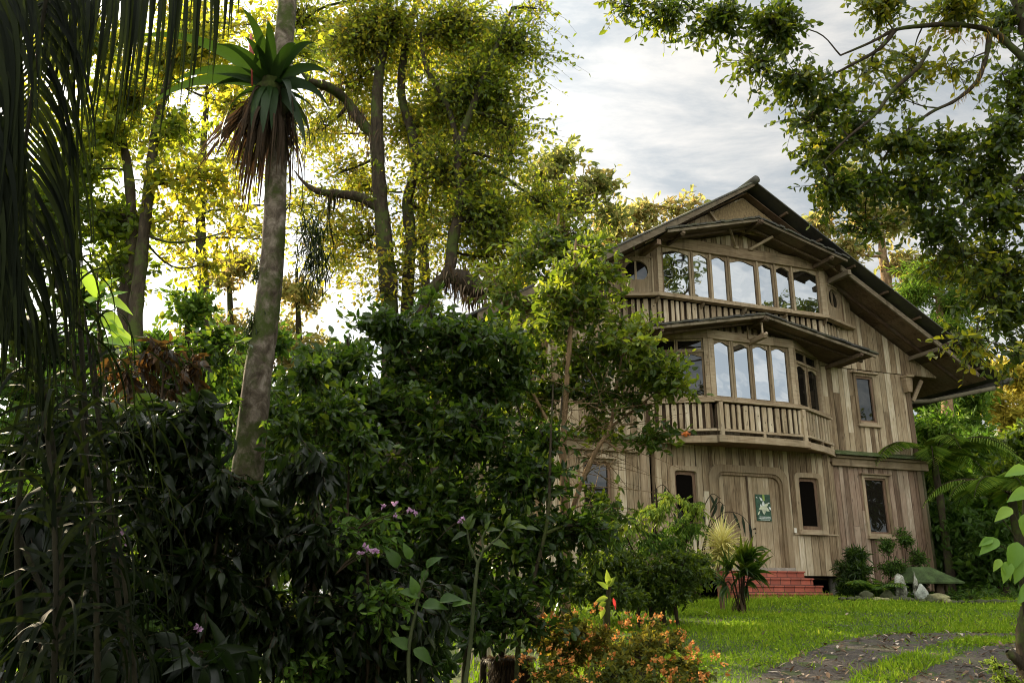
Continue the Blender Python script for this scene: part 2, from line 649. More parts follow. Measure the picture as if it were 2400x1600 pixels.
# ---- roof
VF, VB = -1.35, 10.6
mb = MB()
for s in (-1, 1):
    # corrugated sheet: fine ribs running down the slope
    nv = 120
    vs_ = np.linspace(VF, VB, nv)
    V = []
    for i, vv in enumerate(vs_):
        h = .018 if i % 2 else -.018
        for uu in (0, UE):
            V.append((s * uu, vv, roof_z(uu) + h))
    for i, vv in enumerate(vs_):
        for uu in (0, UE):
            V.append((s * uu, vv, roof_z(uu) - .05))
    fs = []
    for i in range(nv - 1):
        a = 2 * i
        q = (a, a + 1, a + 3, a + 2)
        fs.append(q if s > 0 else q[::-1])
        b = 2 * nv + 2 * i
        q = (b, b + 2, b + 3, b + 1)
        fs.append(q if s > 0 else q[::-1])
        fs.append((a + 1, b + 1, b + 3, a + 3))
    fs.append((0, 2 * nv, 2 * nv + 1, 1)); fs.append((2 * nv - 2, 2 * nv - 1, 4 * nv - 1, 4 * nv - 2))
    mb.add(np.array(V), fs, .5)
roof = mb.build('roof', ROOF, house)
mb = MB()
mb.tube([(0, VF - .05, AP + .0), (0, VB, AP + .0)], [.10, .10], 10)
mb.build('ridge_cap', ROOF, roof, smooth=True)
# soffit boards
mb = MB()
for s in (-1, 1):
    edges = np.linspace(0, UE - .25, 15)
    for a, b in zip(edges[:-1], edges[1:]):
        a_, b_ = (a + .002, b - .002)
        p = [(s * a_, roof_z(a_) - .17), (s * b_, roof_z(b_) - .17), (s * b_, roof_z(b_) - .145), (s * a_, roof_z(a_) - .145)]
        if s < 0: p = p[::-1]
        mb.prism(p, -1.0, VB - .3, F0)
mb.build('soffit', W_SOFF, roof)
# rafters seen against the soffit
mb = MB()
for s in (-1, 1):
    for k in range(1, 8):
        u = k * .93
        mb = MB()
        mb.beam((s * u, -1.24, roof_z(u) - .09), (s * u, -.97, roof_z(u) - .09), .06, .06)
        mb.build('batten', W_SOFF, roof)
for s in (-1, 1):
    mb = MB()
    def zt(u, d): return roof_z(u) - d
    if s < 0:
        mb.prism([(0, AP - .055), (-6.85, zt(6.85, .055)), (-6.85, zt(6.85, .23)), (-2.4, zt(2.4, .21)), (0, AP - .13)], -1.33, -1.27)
    else:
        mb.prism([(6.5, zt(6.5, .31)), (6.5, zt(6.5, .18)), (2.55, zt(2.55, .18)), (2.55, zt(2.55, .31))], -1.05, -1.0)
    mb.build('barge_board', W_BEAM, roof)
    mb = MB()
    p = [(0, AP - .20), (s * 6.6, zt(6.6, .20)), (s * 6.6, zt(6.6, .29)), (0, AP - .30)]
    if s > 0: p = p[::-1]
    mb.prism(p, -.42, -.36)
    mb.build('rafter', W_SOFF, roof)
# heavy purlins carrying the verge
for u, w_ in ((2.62, .10), (5.35, .08)):
    for s in (-1, 1):
        mb = MB()
        z = roof_z(u) - .34 - w_ * .3
        mb.box(s * u - w_ / 2, s * u + w_ / 2, -1.0 if u > 3 else -1.22, -.03, z - w_ * .6, z + w_ * .6)
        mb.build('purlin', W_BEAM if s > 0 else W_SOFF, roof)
# eave fascia + gutters
for s in (-1, 1):
    mb = MB()
    u0 = UE - .02
    path = [(s * (u0 + .06), vv, roof_z(u0) - .12) for vv in (VF - .1, 2, 5, VB)]
    mb.tube(path, [.075] * 4, 10)
    g = mb.build('gutter', simple('dark_gutter', (.05, .045, .035), .7), roof, smooth=True)
# wooden carrier under the gutter, running to the corner post
mb = MB()
mb.tube([(6.82, -1.2, 6.62), (6.1, .2, 6.52), (5.55, .25, 6.48), (5.42, .22, 6.38)], [.055, .055, .055, .06], 10)
mb.build('gutter_pipe', simple('weathered_pipe', (.15, .13, .085), .8), house, smooth=True)
mb = MB()
mb.tube([(5.42, .22, 6.40), (5.42, .22, 5.1), (5.45, .15, 4.9), (5.45, .15, 1.7)], [.05, .05, .045, .045], 10)
mb.build('downspout', simple('mossy_pipe', (.12, .115, .06), .8), house, smooth=True)
mb = MB()
mb.beam((5.42, .1, 6.45), (5.75, .05, 7.0), .06, .09)
mb.build('brace', W_TRIM, house)
mb = MB()
mb.prism([(5.02, 6.6), (5.14, 6.6), (5.18, 6.78), (5.2, 6.98), (4.98, 6.98), (4.98, 6.8)], -.2, -.045)
mb.box(4.97, 5.21, -.26, -.04, 6.985, 7.04)
mb.build('corbel', W_TRIM, house)

# ---- patch of particle board under the apex
M_ = Mat('chip_board')
_v = M_.n('ShaderNodeTexVoronoi'); _v.inputs['Scale'].default_value = 9.0
_mp = M_.objvec((3.2, 1, 1))
M_.l(_mp, _v.inputs['Vector'])
_g = M_.noise(M_.objvec((9, 1, 16)), 2.0, 5, .7, 1.2)
M_.l(M_.mix(.5, M_.ramp(_g, [(.3, (.08, .052, .022)), (.5, (.25, .17, .075)), (.7, (.46, .34, .17))]), M_.ramp(_v.outputs['Distance'], [(0, (.38, .28, .14)), (1, (.11, .07, .032))])), M_.b.inputs['Base Color'])
M_.b.inputs['Roughness'].default_value = .8
mb = MB()
mb.prism([(-.72, 9.94), (1.2, 9.85), (.7, 10.4), (0, 10.8), (-.52, 10.5), (-.9, 10.27)], -.835, -.815)
mb.build('board_patch', M_.m, house)
mb = MB()
mb.beam((-.74, -.85, 9.96), (-1.0, -.85, 10.28), .08, .05)
mb.build('batten', W_TRIM, house)


def pent(name, za, ue, ze, vf, vb, lab):
    mb = MB()
    n = 24
    for s in (-1, 1):
        d = (za - ze) / ue
        # overlapping shingle-like sheet with an uneven lower edge
        us = np.linspace(0, ue, n)
        for a, b in zip(us[:-1], us[1:]):
            j = random.uniform(-.008, .012)
            p = [(s * a, za - d * a - .03 + j), (s * (b + .02), za - d * b - .03 + j), (s * (b + .02), za - d * b + .012 + j), (s * a, za - d * a + .016 + j)]
            if s < 0: p = p[::-1]
            mb.prism(p, vf + random.uniform(-.025, .02), vb, F0)
    r = mb.build(name, ROOF, house)
    r['label'] = lab
    mb = MB()
    for s in (-1, 1):
        d = (za - ze) / ue
        p = [(0, za - .095), (s * (ue - .03), ze - .095), (s * (ue - .03), ze - .032), (0, za - .032)]
        if s < 0: p = p[::-1]
        mb.prism(p, vf + .04, vf + .085, F0)
    mb.build('fascia_board', W_BEAM, r)
    mb = MB()
    for s in (-1, 1):
        d = (za - ze) / ue
        us = np.linspace(0, ue - .06, 8)
        for a, b in zip(us[:-1], us[1:]):
            p = [(s * (a + .0015), za - d * a - .065), (s * (b - .0015), za - d * b - .065), (s * (b - .004), za - d * b - .04), (s * (a + .004), za - d * a - .04)]
            if s < 0: p = p[::-1]
            mb.prism(p, vf + .1, vb, F0)
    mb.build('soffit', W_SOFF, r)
    mb = MB()
    for s in (-1, 0, 1):
        u = s * (ue - .45)
        z = za - (za - ze) / ue * abs(u) - .155
        mb.beam((u, vf + (.0 if s == 0 else .12), z + (.03 if s == 0 else .01)), (u, vb, z - .0), .07, .09)
        mb.tube([(u, vf + (-.07 if s == 0 else .05), z + .02), (u, vf + (.0 if s == 0 else .12), z)], [.04, .06], 8)
    for s in (-1, 1):
        d = (za - ze) / ue
        mb.beam((0, vf + .45, za - .10), (s * (ue - .1), vf + .45, ze - .10), .05, .05)
    mb.build('purlin', W_DARK, r)
    return r


pent1 = pent('pent_roof', 10.09, 2.5, 9.42, -1.4, -.03, 'upper small pent roof')
pent2 = pent('pent_roof', 7.76, 3.12, 7.12, -1.3, .0, 'lower small pent roof over balcony bay')


def sash(mb, F, x0, x1, z0, z1, y=0.0, fw=.045, arch=.07, glass=1, depth=.05):
    """a window light: stiles, bottom rail, head cut to a cusped arch, a pane set behind"""
    mb.box(x0, x0 + fw, y, y + depth, z0, z1, F)
    mb.box(x1 - fw, x1, y, y + depth, z0, z1, F)
    mb.box(x0 + fw, x1 - fw, y, y + depth, z0, z0 + fw, F)
    a, b = x0 + fw, x1 - fw
    w_ = b - a
    pts = [(b, z1), (a, z1)]
    k = 15
    for i in range(k):
        t = i / (k - 1)
        if arch:
            e = min(t, 1 - t)
            if e < .16:
                h = arch * (.10 + .25 * (1 - cos(pi * e / .16)) / 2)
            else:
                h = arch * (.35 + .65 * sin(pi * (t - .16) / .68))
            z = z1 - fw * .8 - arch + h
        else:
            z = z1 - fw
        pts.append((a + w_ * t, z))
    mb.prism(pts[::-1], y + .004, y + depth - .004, F)
    tl = random.uniform(-.006, .006); tz = random.uniform(-.004, .004)
    V = F(np.array([(a, y + depth * .6 + tl, z0 + fw), (b, y + depth * .6 - tl, z0 + fw), (b, y + depth * .6 - tl + tz, z1 - fw * .5), (a, y + depth * .6 + tl + tz, z1 - fw * .5)]))
    mb.add(V, [(0, 1, 2, 3)], random.random(), glass)


# ---- upper bay
ubay = MB()
zs, zh = 8.15, 9.33
A0, A1, A2, A3 = (-3.5, -.13), (-2.33, -.6), (2.33, -.6), (3.5, -.13)
FL, FF, FR_ = Fr(A0, A1), Fr(A1, A2), Fr(A2, A3)
ubay.box(-.05, FF.len + .05, -.07, .12, zs - .045, zs + .03, FF, .7)
ubay.prism([(-.02, zh), (FF.len + .02, zh), (FF.len + .02, 9.44), (FF.len - .35, 9.60), (.35, 9.60), (-.02, 9.44)], -.05, .1, FF, .35)
ubay.box(0.0, .11, -.02, .1, zs + .03, zh, FF, .8)
ubay.box(FF.len - .11, FF.len, -.02, .1, zs + .03, zh, FF, .8)
for F, s in ((FL, -1), (FR_, 1)):
    ubay.box(-.02 if s > 0 else -.1, F.len + (.1 if s > 0 else .02), -.07, .1, zs - .045, zs + .03, F, .6)
ub = ubay.build('bay_window', W_TRIM, house)
ub['label'] = 'upper bay window with seven lights'
widths = [.82, .51, .51, .82, .51, .51, .82]
tot = FF.len - .22
sc = tot / sum(widths)
x = .11
for i, wd in enumerate(widths):
    mb = MB()
    wd *= sc
    sash(mb, FF, x + .008, x + wd - .008, zs + .035, zh - .003, .02, .05, .085)
    x += wd
    mb.build('sash', [W_TRIMV, G_SKY], ub)
x = .11
for wd in widths[:-1]:
    x += wd * sc
    mb = MB()
    mb.box(x - .02, x + .02, -.012, .018, zs + .03, zh, FF)
    mb.build('mullion', W_TRIMV, ub)
# side panels, each with a round light
for F, s in ((FL, -1), (FR_, 1)):
    mb = MB()
    def topz(x, F=F):
        p = F(np.array([(x, 0, 0)]))[0]
        return roof_z(p[0]) - .2
    L = F.len
    q0, q1 = (.1, .86) if s > 0 else (L - .86, L - .1)
    cx_ = (q0 + q1) / 2; cz_ = 8.71
    e0, e1 = (0, q0) if s > 0 else (q1, L)
    mb.box(e0, e1, -.015, .1, zs + .03, topz(e1 if s > 0 else e0), F)
    z1 = 9.05
    boards(mb, F, q0, q1, z1, topz, [], .12, 0.0)
    e0, e1 = (q1, L) if s > 0 else (0, q0)
    boards(mb, F, e0, e1, zs + .03, topz, [], .13, -.01, seam=0)
    k = 40
    outer = []; inner = []
    R = .262
    hx = (q1 - q0) / 2 - .03; h0 = zs + .05 - cz_; h1 = z1 - .03 - cz_
    for i in range(k):
        a = 2 * pi * i / k
        c, s_ = cos(a), sin(a)
        t = min(hx / abs(c) if abs(c) > 1e-6 else 9, (h1 / s_ if s_ > 1e-6 else 9), (h0 / s_ if s_ < -1e-6 else 9))
        outer.append((cx_ + c * t, cz_ + s_ * t))
        inner.append((cx_ + c * R, cz_ + max(s_ * R, -.205)))
    mb.ring(outer, inner, -.005, .07, F, .5)
    # casing round the panel
    mb.box(q0, q0 + .035, -.03, .05, zs + .03, z1 - .036, F); mb.box(q1 - .035, q1, -.03, .05, zs + .03, z1 - .036, F)
    mb.box(q0, q1, -.035, .05, z1 - .035, z1, F)
    mb.box(cx_ - .035, cx_ + .01, .03, .06, cz_ - .25, cz_ + .27, F)
    V = F(np.array([(cx_ - .3, .065, cz_ - .3), (cx_ + .3, .065, cz_ - .3), (cx_ + .3, .065, cz_ + .3), (cx_ - .3, .065, cz_ + .3)]))
    mb.add(V, [(0, 1, 2, 3)], .3, 1)
    pn = mb.build('round_window', [W_TRIMV, G_DIM], ub)
# boarding above the lintel under the small roof
mb = MB()
boards(mb, F0, -2.3, 2.3, 9.5, lambda u: 10.09 - .268 * abs(u) - .1, [], .13, -.56, .03, seam=.0)
mb.build('bay_gable', W_MAIN, ub)
mb = MB()
boards(mb, F0, -2.75, 2.75, lambda u: 10.09 - .268 * abs(u) + .0, lambda u: roof_z(u) - .2, [], .14, -.80, .03, seam=.0)
mb.build('attic_wall', W_MAIN, house)
for s in (-1, 1):
    mb = MB()
    mb.beam((s * .2, -.66, 9.58), (s * .60, -1.05, 9.82), .045, .06)
    mb.box(s * .2 - .06, s * .2 + .06, -.7, -.655, 9.55, 9.60)
    mb.build('brace', W_TRIM, ub)
mb = MB()
V = [(-2.33, -.6, zs - .056), (2.33, -.6, zs - .056), (3.18, -.02, zs - .056), (-3.18, -.02, zs - .056), (-2.33, -.6, 9.4), (2.33, -.6, 9.4), (3.1, -.02, 9.0), (-3.1, -.02, 9.0)]
V2 = np.array(V); V2[:, 1] += .11
V2[[0, 1, 2, 3], 2] += .0
mb.add(V2, [(0, 3, 2, 1), (0, 1, 5, 4), (1, 2, 6, 5), (0, 4, 7, 3)])
mb.build('inner_wall', BLACK, ub)


def skirt(F, x0, x1, z0, z1, mats, parent, hole_every=True, alt=True, backing=True, name='slat_panel'):
    """narrow upright slats over a set-back board, some pierced with small round holes"""
    mb = MB()
    x = x0; i = 0
    while x < x1 - .05:
        wd = random.choice((.075, .10, .11))
        mb.box(x, min(x + wd, x1), -.03 - random.uniform(0, .006), .0, z0, z1, F, random.uniform(.45, 1))
        if hole_every and wd > .1 and random.random() < .75:
            zz_ = [random.uniform(.25, .75)] if random.random() < .5 else [.22, .78]
            for q in zz_:
                c = (x + wd / 2, z0 + (z1 - z0) * q)
                V = F(np.array([(c[0] + .013 * cos(a), -.0385, c[1] + .013 * sin(a)) for a in np.linspace(0, 2 * pi, 9)[:-1]]))
                mb.add(V, [tuple(range(8))[::-1]], .0, 1)
        x += wd + random.choice((.05, .07, .085)); i += 1
    if backing:
        mb.box(x0, x1, .06, .08, z0, z1, F, .1, 2)
    return mb.build(name, mats, parent)


S0, S1, S2, S3 = (-3.15, -.03), (-2.28, -.44), (2.28, -.44), (3.15, -.03)
for a, b in ((S0, S1), (S1, S2), (S2, S3)):
    F = Fr(a, b)
    sk = skirt(F, 0, F.len, 7.45 if a == S1 else 7.3, 8.09, [W_MAIN, BLACK, W_DARK], ub)
for u, vv in ((-2.33, -.6), (-1.15, -.6), (0, -.6), (1.15, -.6), (2.33, -.6), (3.1, -.12), (-3.1, -.12)):
    vb = -.4 if abs(u) < 3 else 0
    mb = MB()
    mb.prism([(0, 8.10), (.26, 8.10), (.26, 7.93), (.14, 7.98), (.03, 8.05)], -.022, .022, Fr((u, vv - .02), (u, vb + 1)))
    mb.build('bracket', W_TRIM, ub)

# ---- middle bay
zs2, zh2 = 5.86, 7.22
B0, B1, B2, B3 = (-2.45, -.02), (-1.16, -.65), (1.16, -.65), (2.45, -.02)
GL, GF, GR = Fr(B0, B1), Fr(B1, B2), Fr(B2, B3)
mb = MB()
mb.box(-.03, GF.len + .03, -.07, .12, zs2 - .09, zs2, GF, .5)
mb.box(-.02, GF.len + .02, -.04, .1, zh2, zh2 + .2, GF, .75)
mb.box(.0, .12, -.03, .1, zs2, zh2, GF, .85); mb.box(GF.len - .12, GF.len, -.03, .1, zs2, zh2, GF, .85)
for F, s in ((GL, -1), (GR, 1)):
    L = F.len
    e0, e1 = (-.25, .0) if s < 0 else (0.0, .25)
    mb.box(e0, L + e1, -.07, .1, zs2 - .09, zs2, F, .55)
    mb.box(0, L, -.035, .1, zh2, zh2 + .2, F, .6)
    a, b = (.12, L - .02) if s < 0 else (.02, L - .12)
    mb.box(0 if s < 0 else L - .12, .12 if s < 0 else L, -.03, .1, zs2, zh2, F, .8)
    if s < 0: mb.box(L - .1, L, -.03, .1, zs2, zh2, F, .8)
    else: mb.box(0, .1, -.03, .1, zs2, zh2, F, .8)
mbay = mb.build('bay_window', W_TRIM, house)
mbay['label'] = 'lower bay window above slatted balcony front'
x = .12
wd = (GF.len - .24) / 4
for i in range(4):
    mb = MB()
    sash(mb, GF, x + .006, x + wd - .006, zs2 + .004, zh2 - .004, .02, .05, .08)
    mb.build('sash', [W_TRIMV, G_SKY], mbay)
    x += wd
for i in (1, 2, 3):
    mb = MB()
    mb.box(.12 + wd * i - .02, .12 + wd * i + .02, -.015, .018, zs2, zh2, GF)
    mb.build('mullion', W_TRIMV, mbay)
for F, s in ((GL, -1), (GR, 1)):
    a, b = (.12, F.len - .1) if s < 0 else (.1, F.len - .12)
    m = (a + b) / 2
    for c, d in ((a, m), (m, b)):
        mb = MB()
        sash(mb, F, c + .006, d - .006, zs2 + .004, 6.90, .02, .045, .075)
        mb.build('sash', [W_TRIMV, G_DIM], mbay)
        mb = MB()
        sash(mb, F, c + .006, d - .006, 6.95, zh2 - .004, .02, .035, 0)
        mb.build('transom_light', [W_TRIMV, G_DIM], mbay)
    mb = MB()
    mb.box(a, b, -.015, .07, 6.90, 6.95, F)
    mb.box(m - .02, m + .02, -.01, .018, zs2, 6.9, F)
    mb.build('transom', W_TRIM, mbay)
mb = MB()
V2 = np.array([(-1.16, -.53, 5.8), (1.16, -.53, 5.8), (2.4, .1, 5.8), (-2.4, .1, 5.8), (-1.16, -.53, 7.4), (1.16, -.53, 7.4), (2.4, .1, 7.4), (-2.4, .1, 7.4)])
mb.add(V2, [(0, 3, 2, 1), (0, 1, 5, 4), (1, 2, 6, 5), (0, 4, 7, 3), (4, 5, 6, 7)])
mb.build('inner_wall', BLACK, mbay)
# slats between the bay head and the lower pent roof
for a, b in (((-2.3, -.1), (-1.1, -.5)), ((-1.1, -.5), (1.1, -.5)), ((1.1, -.5), (2.3, -.1))):
    F = Fr(a, b)
    mb = MB()
    mb.box(0, F.len, .03, .05, 7.42, 7.6 if abs(a[0] + b[0]) < .1 else 7.3 + .15, F, .1, 1)
    mb.build('bay_gable', [W_DARK, W_DARK], mbay)
mb = MB()
mb.beam((0, -1.22, 7.26), (0, -.6, 7.24), .10, .11)
mb.tube([(0, -1.27, 7.30), (0, -1.22, 7.27)], [.03, .05], 8, .9)
mb.build('bracket', W_TRIM, mbay)
mb = MB()
mb.beam((.0, -1.12, 7.31), (.0, -1.12, 7.62), .03, .035, tint=.9)
mb.build('hanger', W_TRIM, mbay)
mb = MB()
mb.beam((-.1, -.72, 7.3), (-.1, -.72, 7.6), .03, .03)
mb.build('hanger', W_TRIM, mbay)

# ---- balcony front
bal = MB()
K0, K1, K2, K3 = (-2.48, -.12), (-1.2, -.82), (1.2, -.82), (2.48, -.12)
FB = [Fr(K0, K1), Fr(K1, K2), Fr(K2, K3)]
V = [(-2.52, .05, 4.98), (-1.22, -.86, 4.98), (1.22, -.86, 4.98), (2.52, .05, 4.98)]
V += [(a, b, 4.86) for a, b, c in V]
bal.add(np.array(V), [(0, 1, 2, 3), (7, 6, 5, 4), (0, 4, 5, 1), (1, 5, 6, 2), (2, 6, 7, 3)])
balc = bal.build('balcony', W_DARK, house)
balc['label'] = 'shallow balcony front with pierced upright slats'
for k, F in enumerate(FB):
    skirt(F, .05, F.len - .05, 5.13, 5.68, [W_MAIN, BLACK, W_DARK], balc, name='slat_panel')
    mb = MB()
    e0 = .06 if k == 1 else 0
    mb.box(-e0, F.len + e0, -.09, .0, 5.70 + (.02 if k == 1 else 0), 5.735 + (.02 if k == 1 else 0), F, .8)
    mb.box(0, F.len, -.075, -.012, 5.065, 5.115, F, .85)
    mb.build('rail', W_TRIM, balc)
    if k == 1:
        for x in (.1, F.len - .1):
            mb = MB()
            mb.box(x - .045, x + .045, -.1, -.034, 4.97, 5.70, F, .85)
            mb.build('post', W_TRIMV, balc)
    mb = MB()
    if k == 1:
        mb.box(F.len / 2 - .03, F.len / 2 + .03, -.085, -.03, 4.93, 5.06, F)
    else:
        x = F.len * .5
        mb.box(x - .03, x + .03, -.085, -.03, 4.93, 5.06, F)
    mb.build('post', W_TRIMV, balc)
# outer base beam, gently bowed
for k, F in enumerate(FB):
    mb = MB()
    n = 6
    L = F.len
    for i in range(n):
        t0, t1 = i / n, (i + 1) / n
        if k == 1:
            bow = lambda t: -.10 - .08 * (1 - (2 * t - 1) ** 2)
            h = .0
        else:
            bow = lambda t: -.07 - .05 * sin(pi * t)
            h = -.01
        V = F(np.array([(t0 * L, bow(t0), 4.82 + h), (t1 * L, bow(t1), 4.82 + h), (t1 * L, bow(t1), 4.97 + h), (t0 * L, bow(t0), 4.97 + h),
                        (t0 * L, bow(t0) + .07, 4.82 + h), (t1 * L, bow(t1) + .07, 4.82 + h), (t1 * L, bow(t1) + .07, 4.97 + h), (t0 * L, bow(t0) + .07, 4.97 + h)]))
        fs = [(0, 1, 2, 3), (3, 2, 6, 7), (5, 4, 7, 6), (1, 0, 4, 5)]
        if i == 0: fs.append((0, 3, 7, 4))
        if i == n - 1: fs.append((1, 5, 6, 2))
        mb.add(V, fs, .62 + .1 * k)
    mb.build('base_beam', W_TRIM, balc)
for s in (-1, 1):
    mb = MB()
    mb.box(s * 2.40 - .05, s * 2.40 + .05, -.12, .0, 4.7, 5.72)
    mb.build('post', W_DARK, balc)

# ---- entrance: frame with rounded corners and two board leaves
mb = MB()
outer = rrect(-1.05, 1.05, 2.2, 4.46, .30, .0)
inner = rrect(-.90, .90, 2.2, 4.30, .24, .0)
mb.ring(outer, inner, DV - .055, DV + .03, F0, .45)
outer2 = rrect(-.905, .905, 2.2, 4.305, .24, .0)
inner2 = rrect(-.84, .84, 2.2, 4.235, .21, .0)
mb.ring(outer2, inner2, DV - .02, DV + .10, F0, .2)
mb.build('door_frame', W_TRIMV, house)
for s in (-1, 1):
    mb = MB()
    a, b = (-.90, -.012) if s < 0 else (.0, .90)
    boards(mb, F0, a, b, 2.24, 4.29, [], .145, DV + .045, .03, seam=0, gap=.007)
    dl = mb.build('door', W_MAIN, house)
    if s > 0:
        mb = MB()
        mb.box(-.03, .012, DV + .02, DV + .036, 2.24, 4.22)
        mb.build('cover_strip', W_DARK, dl)
        mb = MB()
        mb.tube([(.07, DV + .04, 3.07), (.07, DV - .02, 3.07)], [.012, .012], 8)
        mb.tube([(.07, DV - .02, 3.07), (.07, DV - .035, 3.07), (.07, DV - .05, 3.07)], [.012, .026, .02], 10)
        mb.tube([(.12, DV + .04, 2.98), (.12, DV + .03, 2.98)], [.02, .018], 8)
        mb.build('handle', simple('dark_brass', (.06, .045, .03), .4, metal=.6), dl, smooth=True)
mb = MB()
mb.box(-1.0, 1.0, DV - .12, DV + .1, 2.16, 2.235)
mb.build('threshold', simple('grey_stone', (.30, .27, .22), .9), house)
mb = MB()
mb.box(-.85, .85, DV + .1, .12, 2.2, 4.4)
mb.build('inner_wall', BLACK, house)


def round_cased(name, x0, x1, z0, z1, lab=None):
    mb = MB()
    mb.ring(rrect(x0 - .11, x1 + .11, z0 - .10, z1 + .11, .12), rrect(x0, x1, z0, z1, .07), DV - .05, DV + .03, F0, .7)
    w_ = mb.build(name, W_TRIMV, house)
    mb = MB()
    mb.ring(rrect(x0 + .002, x1 - .002, z0 + .002, z1 - .002, .07), rrect(x0 + .07, x1 - .07, z0 + .09, z1 - .08, .06), DV + .03, DV + .09, F0, .2)
    V = F0(np.array([(x0, DV + .08, z0), (x1, DV + .08, z0), (x1, DV + .08, z1), (x0, DV + .08, z1)]))
    mb.add(V, [(0, 1, 2, 3)], random.random(), 1)
    mb.build('sash', [W_SILL, G_DIM], w_)
    mb = MB()
    mb.prism([(x0 - .12, z0 - .11), (x1 + .12, z0 - .11), (x1 + .08, z0 - .0), (x0 - .08, z0 - .0)], DV - .1, DV - .052, F0, .9)
    mb.build('sill', W_TRIM, w_)
    # a pale upright seen in the dark room
    mb = MB()
    mb.box((x0 + x1) / 2 - .0, (x0 + x1) / 2 + .045, DV + .072, DV + .078, z0 + .09, z0 + .62, F0, .5)
    mb.build('interior_post', W_TRIMV, w_)


round_cased('window', 1.36, 1.92, 3.08, 4.27)
round_cased('window', -1.92, -1.36, 3.08, 4.27)


def plain_window(x0, x1, z0, z1, gm, cap=True):
    mb = MB()
    mb.box(x0 - .07, x0, -.045, .02, z0 - .05, z1 + .06)
    mb.box(x1, x1 + .07, -.045, .02, z0 - .05, z1 + .06)
    mb.box(x0, x1, -.045, .02, z1, z1 + .06)
    w_ = mb.build('window', W_TRIMV, house)
    mb = MB()
    mb.box(x0 - .12, x1 + .16, -.11, -.002, z1 + .065, z1 + .095)
    mb.build('head_board', W_TRIM, w_)
    mb = MB()
    mb.box(x0 - .08, x1 + .09, -.075, .015, z0 - .115, z0 - .055)
    mb.box(x0, x1, -.03, .02, z0 - .05, z0 + .01, tint=.9)
    mb.build('sill', W_TRIM, w_)
    mb = MB()
    fw = .05
    mb.ring([(x0, z0), (x1, z0), (x1, z1), (x0, z1)], [(x0 + fw, z0 + fw), (x1 - fw, z0 + fw), (x1 - fw, z1 - fw), (x0 + fw, z1 - fw)], -.005, .045, F0, .3)
    V = F0(np.array([(x0, .035, z0), (x1, .035, z0), (x1, .035, z1), (x0, .035, z1)]))
    mb.add(V, [(0, 1, 2, 3)], random.random(), 1)
    mb.build('sash', [W_SILL, gm], w_)


G_MID = glass_mat('half_dark_glass', .02, (.9, .97, 1), .02)
plain_window(W2[0], W2[1], W2[2], W2[3], G_DIM)
plain_window(W1[0], W1[1], W1[2], W1[3], G_DIM)
plain_window(U2[0], U2[1], U2[2], U2[3], G_MID)
plain_window(U1[0], U1[1], U1[2], U1[3], G_MID)
mb = MB()
mb.box(1.10, 1.165, DV - .07, DV - .052, 3.0, 3.11)
mb.build('switch_plate', simple('white_plastic', (.72, .68, .58), .4, .05), house, bevel=.004)

# ---- red brick steps
M_ = Mat('red_brick')
_br = M_.n('ShaderNodeTexBrick')
_br.inputs['Color1'].default_value = (.30, .075, .045, 1); _br.inputs['Color2'].default_value = (.46, .13, .08, 1)
_br.inputs['Mortar'].default_value = (.10, .035, .025, 1)
_br.inputs['Scale'].default_value = 1.0
_br.inputs['Brick Width'].default_value = .26; _br.inputs['Row Height'].default_value = .155
_br.inputs['Mortar Size'].default_value = .011
_s = M_.n('ShaderNodeSeparateXYZ'); M_.l(M_.n('ShaderNodeTexCoord').outputs['Object'], _s.inputs[0])
_c = M_.n('ShaderNodeCombineXYZ'); M_.l(_s.outputs[0], _c.inputs[0]); M_.l(_s.outputs[2], _c.inputs[1])
M_.l(_c.outputs[0], _br.inputs['Vector'])
_n = M_.noise(M_.objvec(), 9, 5, .65)
M_.l(M_.mix(M_.math('MULTIPLY', M_.ramp(_n, [(.45, (0, 0, 0)), (.75, (1, 1, 1))]), .5), _br.outputs[0], (.16, .07, .045)), M_.b.inputs['Base Color'])
M_.b.inputs['Roughness'].default_value = .75
M_.bump(_br.outputs['Fac'], -.3, .01)
steps = empty('brick_steps', HO, HR, label='flight of red painted brick steps below the house door', cat='steps')
for k in range(4):
    mb = MB()
    z1 = 2.155 - k * .155
    ue = .98 - k * 0.0
    v0 = DV - .14 - (k + 1) * .27
    mb.box(-1.08, ue, v0, DV - .122 if k == 0 else v0 + .27 - .001, 1.2, z1 - .035)
    mb.box(-1.1, ue + .02, v0 - .02, (DV - .122 if k == 0 else v0 + .27 - .022), z1 - .034, z1)
    mb.build('step', M_.m, steps, bevel=.006)

# ---- poster on the door
POSTER = empty('flower_poster', (0, 0, 0), 0, label='green botanical poster with pale flower petals fixed on the house door', cat='poster')
POSTER.location = (HO[0], HO[1], 0); POSTER.rotation_euler = (0, 0, HR)
PG = simple('poster_green', (.035, .085, .05), .35, .5, 10, bump=0)
PW = simple('petal_cream', (.55, .58, .42), .4, .3, 14, bump=0)
PWH = simple('petal_white', (.7, .75, .72), .4, .15, 14, bump=0)
PL = simple('poster_stem', (.28, .40, .09), .4, .25, bump=0)
yv = DV + .03
mb = MB()
mb.box(.175, .575, yv - .012, yv, 3.25, 3.84)
mb.build('sheet', PG, POSTER)


def petal(mb, c, ang, L, W, y):
    pts = []
    for t in np.linspace(0, 1, 9):
        pts.append((t * L, W * sin(pi * t ** .8) * .5))
    for t in np.linspace(1, 0, 9)[1:-1]:
        pts.append((t * L, -W * sin(pi * t ** .8) * .5))
    ca, sa = cos(ang), sin(ang)
    V = np.array([(min(max(c[0] + p[0] * ca - p[1] * sa, .178), .572), y, c[1] + p[0] * sa + p[1] * ca) for p in pts])
    mb.add(V, [tuple(range(len(V)))[::-1]])


